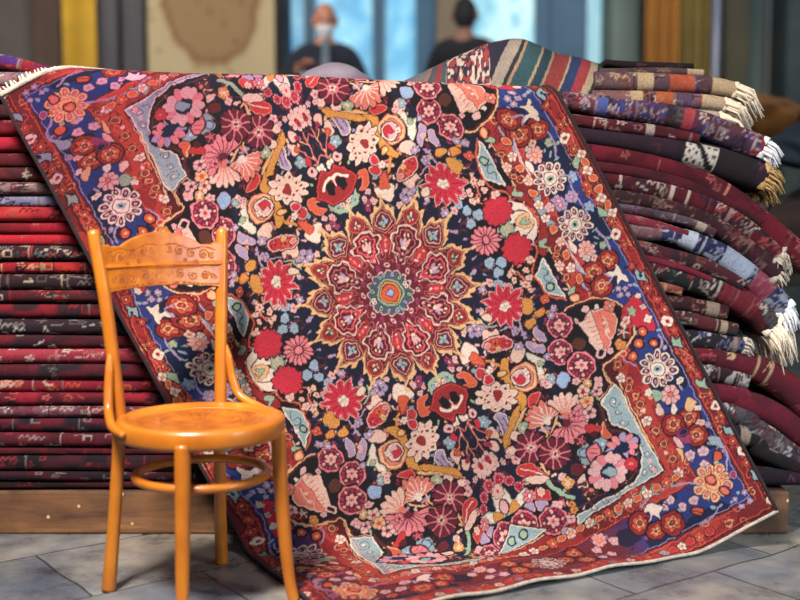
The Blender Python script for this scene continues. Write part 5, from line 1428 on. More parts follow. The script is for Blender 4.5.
RIGHT = [
([(0.609, 1.405), (0.6653, 1.3992), (0.7393, 1.3962), (0.8694, 1.3933)], [0.018, 0.021, 0.021, 0.018], (33, 17, 20), (21, 14, 18), [(81, 54, 54)], 0.4, None, None, 3.3, 0.35, 'thin dark maroon folded rug lying on top of the cream rugs'),
([(0.5863, 1.3751), (0.6449, 1.3751), (0.7622, 1.3751), (0.8913, 1.3693)], [0.0178, 0.0208, 0.0238, 0.0208], (79, 66, 66), (64, 50, 57), [(144, 108, 99)], 1.0, [(0.8456, 0.933, (167, 144, 117))], None, 3.27, 0.38, 'thin grey-mauve folded rug between the maroon one and the cream rugs'),
([(0.5697, 1.3457), (0.6395, 1.3428), (0.7558, 1.34), (0.9159, 1.3314), (0.9832, 1.317)], [0.053, 0.0589, 0.0589, 0.056, 0.0501], (114, 85, 87), (85, 57, 76), [(63, 36, 63), (189, 162, 135), (144, 63, 54)], 2.7, [(0.6934, 0.7396, (176, 151, 117)), (0.7858, 0.8609, (167, 75, 46)), (0.8638, 0.8725, (36, 54, 108)), (0.8754, 0.9129, (75, 50, 54)), (0.9129, 1.04, (176, 151, 118))], 'c', 3.24, 0.42, 'upper cream-ended rug with orange and blue bands and long pale fringe'),
([(0.5637, 1.2964), (0.6393, 1.2935), (0.7556, 1.2906), (0.8895, 1.2849), (0.9536, 1.2763)], [0.0412, 0.0471, 0.0471, 0.0441, 0.0412], (119, 85, 87), (104, 66, 79), [(63, 36, 63), (189, 162, 135), (162, 81, 54)], 2.7, [(0.675, 0.7096, (180, 153, 117)), (0.7442, 0.7961, (171, 86, 46)), (0.8077, 0.8538, (63, 54, 81)), (0.8827, 1.0384, (176, 153, 124))], 'c', 3.235, 0.42, 'second cream-ended rug with orange band under the fringed one'),
([(0.7012, 1.2661), (0.8183, 1.2574), (0.8945, 1.2488), (0.9415, 1.2401)], [0.0355, 0.0384, 0.0414, 0.0414], (180, 163, 144), (169, 150, 133), [(185, 169, 149)], 0.5, None, 'c', 3.25, 0.4, 'plain cream folded rug below the two cream-ended ones'),
([(0.2896, 1.3097), (0.4636, 1.2897), (0.6088, 1.2696), (0.7541, 1.2524), (0.8854, 1.218), (0.988, 1.1777), (1.0644, 1.1489)], [0.044, 0.0498, 0.0616, 0.0704, 0.0733, 0.0762, 0.0704], (100, 54, 60), (69, 43, 69), [(54, 68, 135), (185, 162, 158), (158, 46, 54), (45, 36, 54), (171, 135, 153)], 4.800000000000001, [(0.5751, 0.6096, (54, 81, 144)), (0.7822, 0.8339, (36, 30, 39)), (0.8339, 0.8627, (158, 50, 54))], 'w', 3.225, 0.45, 'multicoloured folded rug with violet end and white fringe, above the others at the right'),
([(0.29, 1.2524), (0.4933, 1.2323), (0.6387, 1.2122), (0.7697, 1.195), (0.8719, 1.1748)], [0.0352, 0.0352, 0.0352, 0.0352, 0.0293], (60, 14, 25), (79, 18, 30), [(185, 162, 153), (135, 90, 90)], 1.0, [(0.7218, 0.7448, (162, 144, 135))], None, 3.225, 0.45, 'narrow dark-red folded rug with white squares under the multicoloured one'),
([(0.2903, 1.218), (0.4938, 1.1921), (0.6394, 1.1719), (0.7852, 1.1489), (0.9022, 1.12), (0.9903, 1.0911), (1.0726, 1.065)], [0.041, 0.044, 0.0498, 0.0586, 0.0762, 0.088, 0.088], (41, 21, 36), (31, 17, 28), [(81, 45, 63)], 0.25, [(0.8138, 1.0582, (23, 18, 21))], 'g', 3.225, 0.45, 'plum-black folded rug with white-squared black end and golden fringe'),
([(0.2906, 1.1719), (0.5236, 1.1402), (0.6986, 1.1142), (0.8304, 1.0795), (0.9484, 1.0215), (1.0675, 0.9342), (1.2029, 0.8171)], [0.0469, 0.0469, 0.0557, 0.0586, 0.0704, 0.0762, 0.0762], (90, 11, 28), (69, 8, 21), [(153, 81, 81), (81, 9, 21)], 0.6, [(0.972, 0.9806, (171, 108, 99))], None, 3.225, 0.45, 'long glossy crimson folded rug sweeping down to the right edge'),
([(0.291, 1.1287), (0.5387, 1.0998), (0.6993, 1.0766), (0.8458, 1.0389), (0.9785, 0.9837), (1.0588, 0.9342)], [0.0293, 0.0293, 0.0352, 0.0381, 0.0381, 0.0293], (69, 11, 24), (50, 10, 20), [(108, 36, 45)], 0.4, None, None, 3.225, 0.45, 'thin maroon folded rug under the long crimson one'),
([(0.2912, 1.0969), (0.5538, 1.065), (0.7, 1.0418), (0.8466, 1.0041), (0.9795, 0.9458), (1.1202, 0.8347)], [0.044, 0.0469, 0.0557, 0.0645, 0.0704, 0.0704], (79, 12, 25), (31, 17, 27), [(176, 158, 149), (63, 23, 54), (135, 54, 54)], 2.25, [(0.7965, 0.808, (171, 153, 144)), (0.8454, 0.8541, (162, 144, 135)), (0.9806, 0.9892, (135, 108, 100))], 'e', 3.225, 0.45, 'crimson and navy folded rug with cream brackets and worn end'),
([(0.2917, 1.0389), (0.5925, 1.0128), (0.73, 0.9953), (0.877, 0.9546), (0.9956, 0.8874), (1.1247, 0.7818)], [0.0352, 0.0352, 0.044, 0.0586, 0.0762, 0.088], (46, 20, 27), (33, 18, 23), [(135, 100, 93), (117, 81, 81), (99, 36, 45)], 2.8499999999999996, None, 'e', 3.225, 0.45, 'brown-plum folded rug with tan tracery, widening to a ragged end'),
([(0.292, 1.0012), (0.6135, 0.9779), (0.7306, 0.9633), (0.8481, 0.94), (0.925, 0.902)], [0.0323, 0.0323, 0.0352, 0.041, 0.0381], (79, 60, 66), (60, 36, 43), [(162, 149, 153), (108, 45, 54), (81, 77, 99)], 3.5999999999999996, [(0.8799, 0.9087, (153, 135, 122))], None, 3.225, 0.45, 'grey-mauve speckled folded rug with a cream tip'),
([(0.2922, 0.9662), (0.6199, 0.9458), (0.7313, 0.9283), (0.8432, 0.8962)], [0.0264, 0.0293, 0.0352, 0.0293], (108, 34, 47), (90, 24, 37), [(180, 108, 113)], 0.9, None, None, 3.225, 0.45, 'rose-pink folded rug under the grey-mauve speckled one'),
([(0.585, 0.9283), (0.7025, 0.905), (0.7846, 0.8991), (0.8789, 0.8699), (0.9829, 0.8142), (1.082, 0.7347), (1.1368, 0.6697)], [0.041, 0.044, 0.044, 0.0645, 0.0762, 0.0938, 0.088], (37, 43, 79), (25, 33, 69), [(171, 171, 180), (153, 158, 176), (21, 23, 54)], 5.4, [(0.5751, 0.7707, (108, 72, 72)), (0.8339, 0.8771, (153, 158, 171)), (0.9662, 1.064, (135, 144, 162)), (1.0812, 1.1502, (126, 45, 59))], 'w', 3.225, 0.45, 'blue and white folded rug with pink border and thick white fringe, drooping at the right'),
([(0.2928, 0.8933), (0.6593, 0.864), (0.7918, 0.8347), (0.9099, 0.7995), (1.014, 0.7465)], [0.0352, 0.0381, 0.044, 0.0498, 0.0469], (60, 18, 28), (36, 17, 24), [(153, 126, 117), (117, 54, 57)], 2.4000000000000004, None, None, 3.225, 0.45, 'dark wine folded rug with tan blossoms below the blue and white one'),
([(0.2931, 0.8582), (0.6804, 0.8318), (0.807, 0.8054), (0.9166, 0.7642)], [0.0205, 0.0205, 0.0235, 0.0176], (112, 24, 44), (93, 18, 34), [(171, 72, 81)], 0.4, None, None, 3.225, 0.45, 'thin bright pink-red folded rug in the middle of the right pile'),
([(0.2934, 0.8171), (0.6927, 0.7995), (0.8225, 0.7701), (0.9557, 0.7288), (1.0603, 0.6697), (1.1088, 0.6223)], [0.044, 0.0469, 0.0557, 0.0645, 0.0821, 0.0821], (21, 21, 24), (69, 14, 24), [(167, 153, 144), (135, 36, 45), (54, 81, 81)], 3.0, [(0.9633, 1.0812, (99, 19, 32))], 'c', 3.225, 0.45, 'black folded rug with white scrolls and a red end showing cream fringe'),
([(0.2938, 0.7583), (0.7407, 0.7436), (0.8322, 0.7288)], [0.0323, 0.0352, 0.0323], (126, 69, 54), (108, 50, 43), [(189, 135, 108)], 1.7999999999999998, None, None, 3.225, 0.45, 'short salmon-orange folded rug peeping out beside the carpet edge'),
([(0.2942, 0.7111), (0.7799, 0.6964), (0.8833, 0.6816), (0.969, 0.6668)], [0.044, 0.044, 0.0469, 0.044], (60, 18, 24), (43, 17, 23), [(135, 99, 86), (108, 36, 39)], 2.0999999999999996, [(0.9087, 0.9461, (135, 117, 104))], None, 3.225, 0.45, 'brownish red folded rug with pale tip, right below the salmon one'),
([(0.2945, 0.6697), (0.8015, 0.652), (0.8991, 0.6342), (0.9969, 0.6134)], [0.0469, 0.0498, 0.0469, 0.041], (31, 36, 37), (57, 17, 24), [(153, 153, 144), (99, 36, 45)], 2.4000000000000004, [(0.8627, 0.9375, (75, 25, 32)), (0.949, 0.972, (153, 135, 115))], None, 3.225, 0.45, 'dark green and wine folded rug with cream tip in the right pile'),
([(0.295, 0.6045), (0.8383, 0.5867), (0.93, 0.5778), (1.0247, 0.5689)], [0.0557, 0.0586, 0.0586, 0.0557], (21, 18, 25), (28, 21, 30), [(171, 162, 165), (72, 81, 117), (135, 117, 117)], 2.4000000000000004, [(0.9863, 1.0007, (126, 108, 93))], 'e', 3.225, 0.45, 'thick black folded rug with bold white motifs and a tan end'),
([(0.2953, 0.5689), (0.8688, 0.5421), (0.9608, 0.5242), (1.0561, 0.5004), (1.1554, 0.4436), (1.2318, 0.3716)], [0.0352, 0.0381, 0.041, 0.0528, 0.0821, 0.088], (72, 14, 28), (90, 14, 27), [(153, 63, 72), (171, 144, 108)], 0.8, [(1.0582, 1.0669, (153, 126, 99)), (1.1042, 1.11, (153, 126, 99))], None, 3.225, 0.45, 'crimson folded rug with two thin gold lines near the right edge'),
([(0.2958, 0.5093), (0.9025, 0.4884), (0.9768, 0.4765), (1.0364, 0.4645)], [0.0586, 0.0645, 0.0616, 0.0586], (24, 18, 23), (50, 17, 24), [(171, 165, 162), (135, 117, 117)], 2.8499999999999996, [(0.9835, 1.0007, (144, 135, 131))], None, 3.225, 0.45, 'black and white folded rug squeezed below the gold-lined crimson one'),
([(0.2962, 0.4555), (0.9426, 0.4256), (1.0233, 0.3986), (1.1284, 0.3535), (1.2349, 0.2752)], [0.041, 0.0469, 0.0586, 0.0704, 0.0762], (86, 14, 33), (69, 12, 27), [(135, 45, 63)], 0.5, None, None, 3.225, 0.45, 'rosy crimson folded rug curving out near the bottom of the right pile'),
([(0.2965, 0.4076), (0.9647, 0.3716), (1.055, 0.3234), (1.1462, 0.257), (1.2374, 0.1965)], [0.0469, 0.0528, 0.0645, 0.0762, 0.0704], (69, 61, 64), (36, 28, 33), [(176, 167, 167), (108, 36, 50), (54, 50, 63)], 4.5, None, None, 3.225, 0.45, 'grey floral folded rug with white petals near the bottom of the right pile'),
([(0.2972, 0.3174), (0.9962, 0.2993), (1.0868, 0.251), (1.1925, 0.2026), (1.2377, 0.1874)], [0.0704, 0.0762, 0.0762, 0.0645, 0.0528], (18, 14, 18), (25, 17, 21), [(108, 99, 93), (72, 27, 36)], 0.9, [(1.018, 1.0467, (135, 118, 104))], None, 3.225, 0.45, 'black folded rug with one tan patch under the grey floral one'),
([(0.2982, 0.1874), (0.8949, 0.1813), (1.0741, 0.1722), (1.2532, 0.1692)], [0.0645, 0.0645, 0.0528, 0.0498], (36, 15, 31), (25, 12, 24), [(81, 45, 63), (108, 104, 117)], 0.5, None, None, 3.225, 0.45, 'plum-black folded rug lying on the beam at the bottom right'),
]
KILIM_TOP = [(-0.0124, 1.3572), (0.0619, 1.3877), (0.1391, 1.4274), (0.2162, 1.4608), (0.2777, 1.4851), (0.3394, 1.4973), (0.3826, 1.4942), (0.4322, 1.473), (0.4818, 1.4517), (0.5407, 1.4395), (0.6182, 1.4182), (0.6648, 1.406), (0.7734, 1.3877)]
KILIM_X = [(-0.0588, (96, 96, 100)), (0.0059, (130, 96, 84)), (0.0294, (60, 76, 84)), (0.0588, (124, 52, 56)), (0.0942, (60, 76, 84)), (0.1206, (130, 110, 96)), (0.1295, (40, 36, 52)), (0.2472, (146, 132, 120)), (0.2795, (36, 44, 46)), (0.2913, (150, 120, 96)), (0.3001, (44, 72, 78)), (0.3502, (150, 130, 108)), (0.359, (36, 56, 66)), (0.3884, (140, 120, 100)), (0.3972, (126, 52, 52)), (0.4473, (150, 136, 110)), (0.4531, (36, 50, 84)), (0.4855, (134, 50, 56)), (0.5179, (150, 134, 112)), (0.5414, (30, 50, 44)), (0.5708, (140, 124, 104)), (0.5797, (60, 70, 60)), (0.6062, (120, 60, 56)), (0.6238, (60, 56, 60)), (0.6415, (140, 124, 104)), (0.6503, (36, 50, 46)), (0.6827, (140, 120, 100)), (0.6944, (110, 60, 56))]

def TOPS():
    # striped kilim heaped on top of the pile
    K = np.array(KILIM_TOP); xs = np.linspace(K[0,0], K[-1,0], 330); zt = np.interp(xs, K[:,0], K[:,1])
    zt = np.convolve(np.pad(zt, 6, 'edge'), np.ones(13)/13, 'valid'); nv = 60; V = np.zeros((len(xs), nv, 3)); cols = np.zeros((len(xs), nv, 3))
    bx = [a for a, c in KILIM_X]; bc = np.array([lin(c) for a, c in KILIM_X]); rng = np.random.default_rng(5)
    zb = 1.285
    for j in range(nv):
        v = j/(nv-1)
        if v < .6:
            s = v/.6; z = zb+(zt-zb)*np.sin(s*PI/2)**.9; y = 3.27+.20*(1-math.cos(s*PI/2))
        else:
            s = (v-.6)/.4; z = zt-(zt-zb)*.9*s*s; y = 3.47+.26*s
        y = y+.006*np.sin(xs*40+v*3)*min(1, v*3); V[:, j, 0] = xs; V[:, j, 1] = y; V[:, j, 2] = z
        sx = xs-.055*(z-zb)/.12*np.clip((xs-.05)/.3, 0.3, 1) - .14*(1-np.clip((xs-.02)/.12, 0, 1))*(z-zb)/.10
        cols[:, j] = bc[np.clip(np.searchsorted(bx, sx)-1, 0, len(bc)-1)]
    # floral patch and patterned rim
    XX = V[:, :, 0]; ZZ = V[:, :, 2]; m = (XX > .14) & (XX < .265)
    f = (vnoise(XX.shape, (110, 26), rng)-.5)*2; f2 = (vnoise(XX.shape, (110, 26), rng)-.5)*2; cols[m] = lin((38,36,54))
    cols[m & (f > .28)] = lin((196,170,156)); cols[m & (f < -.35)] = lin((150,56,56))
    vv = np.linspace(0, 1, nv)[None, :]*np.ones((len(xs), 1)); rim = (vv > .50) & (XX > .22) & (XX < .52)
    cols[rim] = lin((104,44,38)); r3 = vnoise(XX.shape, (90, 30), rng); cols[rim & (r3 > .62)] = lin((176,104,64)); cols[rim & (r3 < .3)] = lin((44,52,50)); cols[(vv > .485) & (vv < .50) & (XX > .22) & (XX < .52)] = lin((40,44,40))
    cols *= (.85+.3*rng.random(XX.shape))[..., None]
    loc = (.3, 3.3, 1.28)
    o = mesh_obj('kilim', V.reshape(-1, 3), grid_faces(len(xs), nv), M_wool, cols=cols.reshape(-1, 3), loc=loc)
    props(o, 'striped teal, red and cream kilim heaped on top of the pile behind the carpet', 'rug')
    # top left pieces
    gy = [(190,170,164),(150,60,60),(90,86,110),(206,186,170)]
    folded_rug('folded_rug', [(-1.9,1.352),(-1.4,1.352),(-1.14,1.350),(-.95,1.345)], [.045,.045,.045], 3.26, .5,
        lambda nu, nv, L: paint_rug(nu, nv, L, 301, (150,90,90), (130,120,126), gy, 3.0), 'pink and grey patterned folded rug beside the carpet fringe at the top left', group='folded rugs in the left-hand pile', seed=3)
    folded_rug('folded_rug', [(-1.9,1.318),(-1.4,1.316),(-1.14,1.314),(-.95,1.31)], [.03,.03,.03], 3.235, .5,
        lambda nu, nv, L: paint_rug(nu, nv, L, 303, (120,50,56), (60,36,44), gy, 2.4), 'muted red folded rug with pale flecks, under the pink and grey one', group='folded rugs in the left-hand pile', seed=4)
    folded_rug('folded_rug', [(-1.9,1.470),(-1.5,1.450),(-1.25,1.428),(-1.12,1.400),(-1.0,1.372)], [.05,.05,.045,.03], 3.42, .35,
        lambda nu, nv, L: paint_rug(nu, nv, L, 302, (70,40,110), (130,26,44), [(200,80,60),(40,50,120),(190,160,150)], 2.2), 'violet and red folded rug on top of the left pile', seed=6)


def build_left_stack():
    y = LEFT_Z
    for i, (z0, z1, base, alt, hi, dens, lab) in enumerate(LEFT):
        x0 = -1.9; h = z0-z1
        folded_rug('folded_rug', [(x0, (z0+z1)/2), (-1.2, (z0+z1)/2+.001*math.sin(i*2)), (-.62, (z0+z1)/2-.0008*math.sin(i*3)), (-.12, (z0+z1)/2)], [h*.985]*3, 3.225+.006*math.sin(i*2.4), .55,
            lambda nu, nv, L, b=base, a=alt, hh=hi, d=dens, s=i: paint_rug(nu, nv, L, 40+s, b, a, hh, d), lab, group='folded rugs in the left-hand pile', seed=i, wob=.003)

def build_right_stack():
    for i, r in enumerate(RIGHT):
        path, th, base, alt, hi, dens, sect, fr, yf, dep, lab = r
        frm = dict(c=M_cream, g=M_gold, w=M_white, e=M_grey_fr).get(fr)
        u0 = path[0][0]
        folded_rug('folded_rug', path, th, yf, dep,
            lambda nu, nv, L, b=base, a=alt, hh=hi, d=dens, s=i: paint_rug(nu, nv, L, 140+s, b, a, hh, d, sect, u0, [(.84, .93)] if 'white-squared' in lab else None), lab, group='folded rugs in the right-hand pile', fringe=frm, seed=50+i, wob=.003, fr_len=.085 if fr == 'c' else (.055 if fr == 'g' else (.028 if fr == 'e' else .05)))

# ------------------------------------------------------------------ setting
def build_setting():
    # flagstones
    m = new_mat('flagstones', (92,96,100), .62); t = NT(m)
    tc = t.n('ShaderNodeTexCoord'); mp = t.n('ShaderNodeMapping', Rotation=(0,0,math.radians(-36)), Location=(.13,.12,0)); t.l(tc.outputs['Object'], mp.inputs[0])
    nd = t.n('ShaderNodeTexNoise', Scale=2.2, Detail=3.); t.l(tc.outputs['Object'], nd.inputs['Vector'])
    wob = t.n('ShaderNodeVectorMath', operation='MULTIPLY_ADD'); t.l(nd.outputs['Color'], wob.inputs[0]); wob.inputs[1].default_value = (.07,.07,0); t.l(mp.outputs[0], wob.inputs[2])
    br = t.n('ShaderNodeTexBrick', offset=.45, Scale=1., **{'Mortar Size': .004, 'Mortar Smooth': .5, 'Brick Width': .56, 'Row Height': .40, 'Bias': 0.})
    t.l(wob.outputs[0], br.inputs['Vector'])
    br.inputs['Color1'].default_value = (*lin((168,164,158)), 1); br.inputs['Color2'].default_value = (*lin((126,132,140)), 1); br.inputs['Mortar'].default_value = (*lin((84,82,80)), 1)
    n1 = t.n('ShaderNodeTexNoise', Scale=5., Detail=9., Roughness=.68); t.l(tc.outputs['Object'], n1.inputs['Vector'])
    r1 = t.ramp(n1.outputs[0], [(.30, (104,114,128)), (.48, (196,194,192)), (.70, (255,244,226))])
    n2 = t.n('ShaderNodeTexNoise', Scale=1.7, Detail=4.); t.l(tc.outputs['Object'], n2.inputs['Vector'])
    r2 = t.ramp(n2.outputs[0], [(.36, (176,194,222)), (.58, (255,246,232))])
    c = t.mix(1., br.outputs['Color'], r1.outputs[0], 'MULTIPLY'); c = t.mix(.85, c, r2.outputs[0], 'MULTIPLY')
    t.l(c, t.b.inputs['Base Color'])
    rr = t.ramp(n1.outputs[0], [(.3, (110,110,110)), (.7, (190,190,190))]); t.l(rr.outputs[0], t.b.inputs['Roughness'])
    mx = t.n('ShaderNodeMath', operation='MULTIPLY_ADD'); t.l(br.outputs['Fac'], mx.inputs[0]); mx.inputs[1].default_value = -1.2; t.l(n1.outputs[0], mx.inputs[2])
    t.bump(mx.outputs[0], .5, .012)
    fl = from_bm('floor', box_bm((-5, -2, -.1), (6, 10.5, 0)), m); props(fl, kind='structure')
    # raised floor behind the piles
    st = from_bm('floor_raised', box_bm((-5, 5.6, 0), (1.75, 8.9, .63)), m, bevel=.01); st.name = 'trim_1'; props(st, kind='structure')
    YB = 8.9
    X = lambda px, Y=YB: (px-400)/1100*Y*1.0
    grey = noisy_mat('plaster_grey', (92,86,82), (112,104,98), 1.4, .9, .1)
    brown = noisy_mat('column_brown', (66,52,46), (92,72,60), 2, .8, .1, stretch=(3,3,.6))
    slate = noisy_mat('column_slate', (66,66,72), (92,88,92), 2, .8, .1, stretch=(4,4,.4))
    green = noisy_mat('plaster_green_grey', (88,104,98), (116,130,120), 1.2, .9, .1)
    beige = noisy_mat('pier_beige', (120,104,88), (150,134,112), 1.5, .9, .1)
    H = 3.6
    def wall(name, x0, x1, mat, d=.25, y=YB):
        o = from_bm(name, box_bm((x0, y, 0), (x1, y+d, H)), mat); props(o, kind='structure'); return o
    wall('wall_back', -5, X(286), grey)
    wall('wall_back', X(436), X(462), beige); wall('wall_back', X(606), X(757), green); wall('wall_back', X(778), 6, green)
    # pilasters and columns standing in front of the wall
    def col(px0, px1, mat, y=8.55, name='trim_2'):
        o = from_bm(name, box_bm((X(px0,y), y, 0), (X(px1,y), 8.9, H)), mat, bevel=.02); props(o, kind='structure'); return o
    col(38, 66, brown); col(102, 122, slate); col(126, 148, slate, 8.6); col(608, 636, green, 8.5); col(720, 744, noisy_mat('column_olive', (78,74,56), (100,92,70), 2, .85, .1), 8.5)
    col(782, 800, noisy_mat('column_green_dark', (54,66,64), (74,86,82), 2, .85, .1), 8.45)
    # daylight glass
    def glass(name, x0, x1, hue, seed, z0=.63, mull=(), strength=1.0):
        e = empty(name, ((x0+x1)/2, YB+.08, z0)); props(e, kind='structure')
        mm = new_mat('daylight_glass_%s' % name, (90,150,190), .3); t = NT(mm)
        tc = t.n('ShaderNodeTexCoord'); mp = t.n('ShaderNodeMapping', Scale=(2.2,1,1.3), Location=(seed*3.1,0,seed)); t.l(tc.outputs['Object'], mp.inputs[0])
        nz = t.n('ShaderNodeTexNoise', Scale=2.1, Detail=3.); t.l(mp.outputs[0], nz.inputs['Vector'])
        r = t.ramp(nz.outputs[0], hue); t.l(r.outputs[0], t.b.inputs['Emission Color']); t.b.inputs['Emission Strength'].default_value = strength*.62
        t.l(r.outputs[0], t.b.inputs['Base Color'])
        cx = (x0+x1)/2
        g = from_bm('pane', box_bm((x0-cx, .02, 0), (x1-cx, .035, H-z0)), mm, e)
        fm = noisy_mat('frame_blue_grey', (44,84,112), (64,104,132), 3, .5, .05) if strength > .6 else slate
        bm = bmesh.new()
        for a in (x0, x1-.05): box_bm((a-cx, -.04, 0), (a-cx+.05, .02, H-z0), bm)
        for (a, wd) in mull: box_bm((a-cx-wd/2, -.05, 0), (a-cx+wd/2, .02, H-z0), bm)
        for zz in (0, 2.55): box_bm((x0-cx, -.04, zz), (x1-cx, .02, zz+.06), bm)
        from_bm('window_frame', bm, fm, e)
        return e
    B1 = [(.3,(80,146,188)),(.45,(104,176,212)),(.6,(150,206,228)),(.72,(110,184,214))]
    B2 = [(.3,(70,140,176)),(.45,(150,208,222)),(.6,(196,230,234)),(.72,(90,170,200))]
    glass('window_1', X(286), X(436), B1, 1, mull=((X(311), .09), (X(379), .10), (X(424), .14)))
    glass('window_2', X(462), X(606), B2, 5, mull=((X(541), .12), (X(566), .3)), strength=.9)
    glass('window_3', X(757), X(778), [(.3,(92,120,140)),(.5,(150,160,160)),(.7,(178,168,140))], 9, mull=(), strength=.35)
    return X

def cloth_mat(name, c1, c2, sc=8, rough=.95): return noisy_mat(name, c1, c2, sc, rough, .4)

def draped_panel(name, x0, x1, y, z0, z1, mat, label, cat, waves=8, amp=.04, seed=0, cols=None):
    nu, nv = 120, 40; V = []
    for i in range(nu):
        u = i/(nu-1)
        for j in range(nv):
            v = j/(nv-1)
            V.append((x0+(x1-x0)*u, y+amp*math.sin(u*waves*2*PI+seed+.5*math.sin(v*2))*(.5+.5*v), z1+(z0-z1)*v))
    V = np.array(V); o = mesh_obj(name, V, grid_faces(nu, nv), mat, loc=(x0, y, z0)); props(o, label, cat)
    s = o.modifiers.new('thick', 'SOLIDIFY'); s.thickness = .008
    return o

def lump(name, c, r, mat, label, cat, seed=0, flat=0, folds=.12):
    bm = bmesh.new(); bmesh.ops.create_icosphere(bm, subdivisions=5, radius=1)
    rd = random.Random(seed); w = [(Vector((rd.uniform(-1,1), rd.uniform(-1,1), rd.uniform(-1,1)))*rd.choice((2,4,7)), rd.random()*6) for _ in range(9)]
    for v in bm.verts:
        d = v.co.normalized(); k = 1+sum(math.sin(d.dot(a)+p)/(a.length+2) for a, p in w)*folds*4
        z = d.z*r[2]*k
        v.co = Vector((d.x*r[0]*k, d.y*r[1]*k, max(z, -r[2]*.95)))
    mz = min(v.co.z for v in bm.verts)
    for v in bm.verts: v.co.z -= mz
    o = from_bm(name, bm, mat, smooth=True); o.location = (c[0], c[1], c[2]); props(o, label, cat); return o

# ------------------------------------------------------------------ people
def skin_body(name, joints, edges, mat, parent, root=0, sub=2):
    me = bpy.data.meshes.new(name); me.from_pydata([j[:3] for j in joints], edges, [])
    o = bpy.data.objects.new(name, me); C.objects.link(o)
    sk = o.modifiers.new('skin', 'SKIN'); sk.use_smooth_shade = True
    for i, j in enumerate(joints):
        r = j[3]; me.skin_vertices[0].data[i].radius = (r, r) if not isinstance(r, tuple) else r
        me.skin_vertices[0].data[i].use_root = (i == root)
    s = o.modifiers.new('sub', 'SUBSURF'); s.levels = sub; s.render_levels = sub
    bpy.context.view_layer.update()
    dg = bpy.context.evaluated_depsgraph_get(); m2 = bpy.data.meshes.new_from_object(o.evaluated_get(dg))
    bpy.data.objects.remove(o); m2.name = name; m2.materials.clear(); m2.materials.append(mat)
    m2.polygons.foreach_set('use_smooth', np.ones(len(m2.polygons), dtype=bool))
    r = bpy.data.objects.new(name, m2); C.objects.link(r); r.parent = parent
    return r

def head_mesh(c, s=1.0, yaw=0, pitch=0):
    """head with brow, nose, mouth, chin, ears, facing -y"""
    nu, nv = 48, 36; V = []; F = []
    for j in range(nv+1):
        ph = PI*j/nv
        for i in range(nu):
            th = 2*PI*i/nu
            x = math.sin(ph)*math.sin(th); y = -math.sin(ph)*math.cos(th); z = math.cos(ph)
            X = x*.076; Yy = y*(.098 if y > 0 else .092); Z = z*(.118 if z > 0 else .122)
            if z < 0: X *= 1-.34*z*z; Yy *= 1-.12*z*z
            g = lambda a, b, w, h: math.exp(-((x-a)/w)**2-((z-b)/h)**2)
            if y < 0:
                Yy -= .024*g(0, -.16, .16, .16)+.010*g(0, .02, .12, .22)       # nose
                Yy += .008*(g(-.42, .02, .2, .12)+g(.42, .02, .2, .12))           # eye sockets
                Yy -= .005*g(0, .2, .6, .1)                                           # brow
                Yy -= .007*g(0, -.5, .3, .06)+.006*g(0, -.6, .26, .06); Yy -= .010*g(0, -.88, .35, .14)
            V.append((X, Yy, Z))
    for j in range(nv):
        for i in range(nu): F.append((j*nu+i, (j+1)*nu+i, (j+1)*nu+(i+1) % nu, j*nu+(i+1) % nu))
    for sx in (-1, 1):                                                              # ears
        o = len(V); n = 12
        for k in range(n):
            a = 2*PI*k/n; V.append((sx*(.076), .004+.017*math.cos(a), -.004+.031*math.sin(a)))
        for k in range(n):
            a = 2*PI*k/n; V.append((sx*(.090), .012+.021*math.cos(a), -.004+.036*math.sin(a)))
        for k in range(n): F.append((o+k, o+(k+1) % n, o+n+(k+1) % n, o+n+k))
        F.append(tuple(o+n+k for k in range(n)))
    R = Matrix.Rotation(yaw, 3, 'Z') @ Matrix.Rotation(pitch, 3, 'X')
    V = [tuple(R @ Vector(v)*s+Vector(c)) for v in V]
    return V, F

def add_vf(o, V, F):
    bm = bmesh.new(); bm.from_mesh(o.data); vs = [bm.verts.new(v) for v in V]; bm.verts.index_update()
    for f in F:
        try: fc = bm.faces.new([vs[i] for i in f]); fc.smooth = True
        except ValueError: pass
    bm.to_mesh(o.data); bm.free()

def hand_parts(w, d, side, curl=.6, s=1.0):
    """five bent fingers rooted in a palm; w wrist point, d direction of the hand"""
    w = Vector(w); d = Vector(d).normalized(); up = Vector((0,0,1)); across = d.cross(up).normalized()*side; nrm = across.cross(d).normalized()*side
    out = []
    palm = [w, w+d*.045*s, w+d*.085*s]; out.append(tube([tuple(p) for p in palm], [.024*s, .034*s, .033*s], 12, flat=.55))
    for k, (ln, off) in enumerate(zip((.070,.080,.075,.060), (-.028,-.010,.009,.027))):
        b = w+d*.078*s+across*off*s; a = b+d*ln*.45*s; c = a+(d*math.cos(curl)-nrm*math.sin(curl))*ln*.32*s; e = c+(d*math.cos(curl*1.9)-nrm*math.sin(curl*1.9))*ln*.26*s
        out.append(tube([tuple(b), tuple(a), tuple(c), tuple(e)], [.0095*s, .009*s, .0082*s, .0065*s], 8))
    b = w+d*.028*s-across*.026*s; a = b+(d*.6-across*.8).normalized()*.034*s; c = a+(d*.9-across*.25-nrm*.3).normalized()*.03*s
    out.append(tube([tuple(b), tuple(a), tuple(c)], [.012*s, .0105*s, .008*s], 8))
    return join_vf(out)

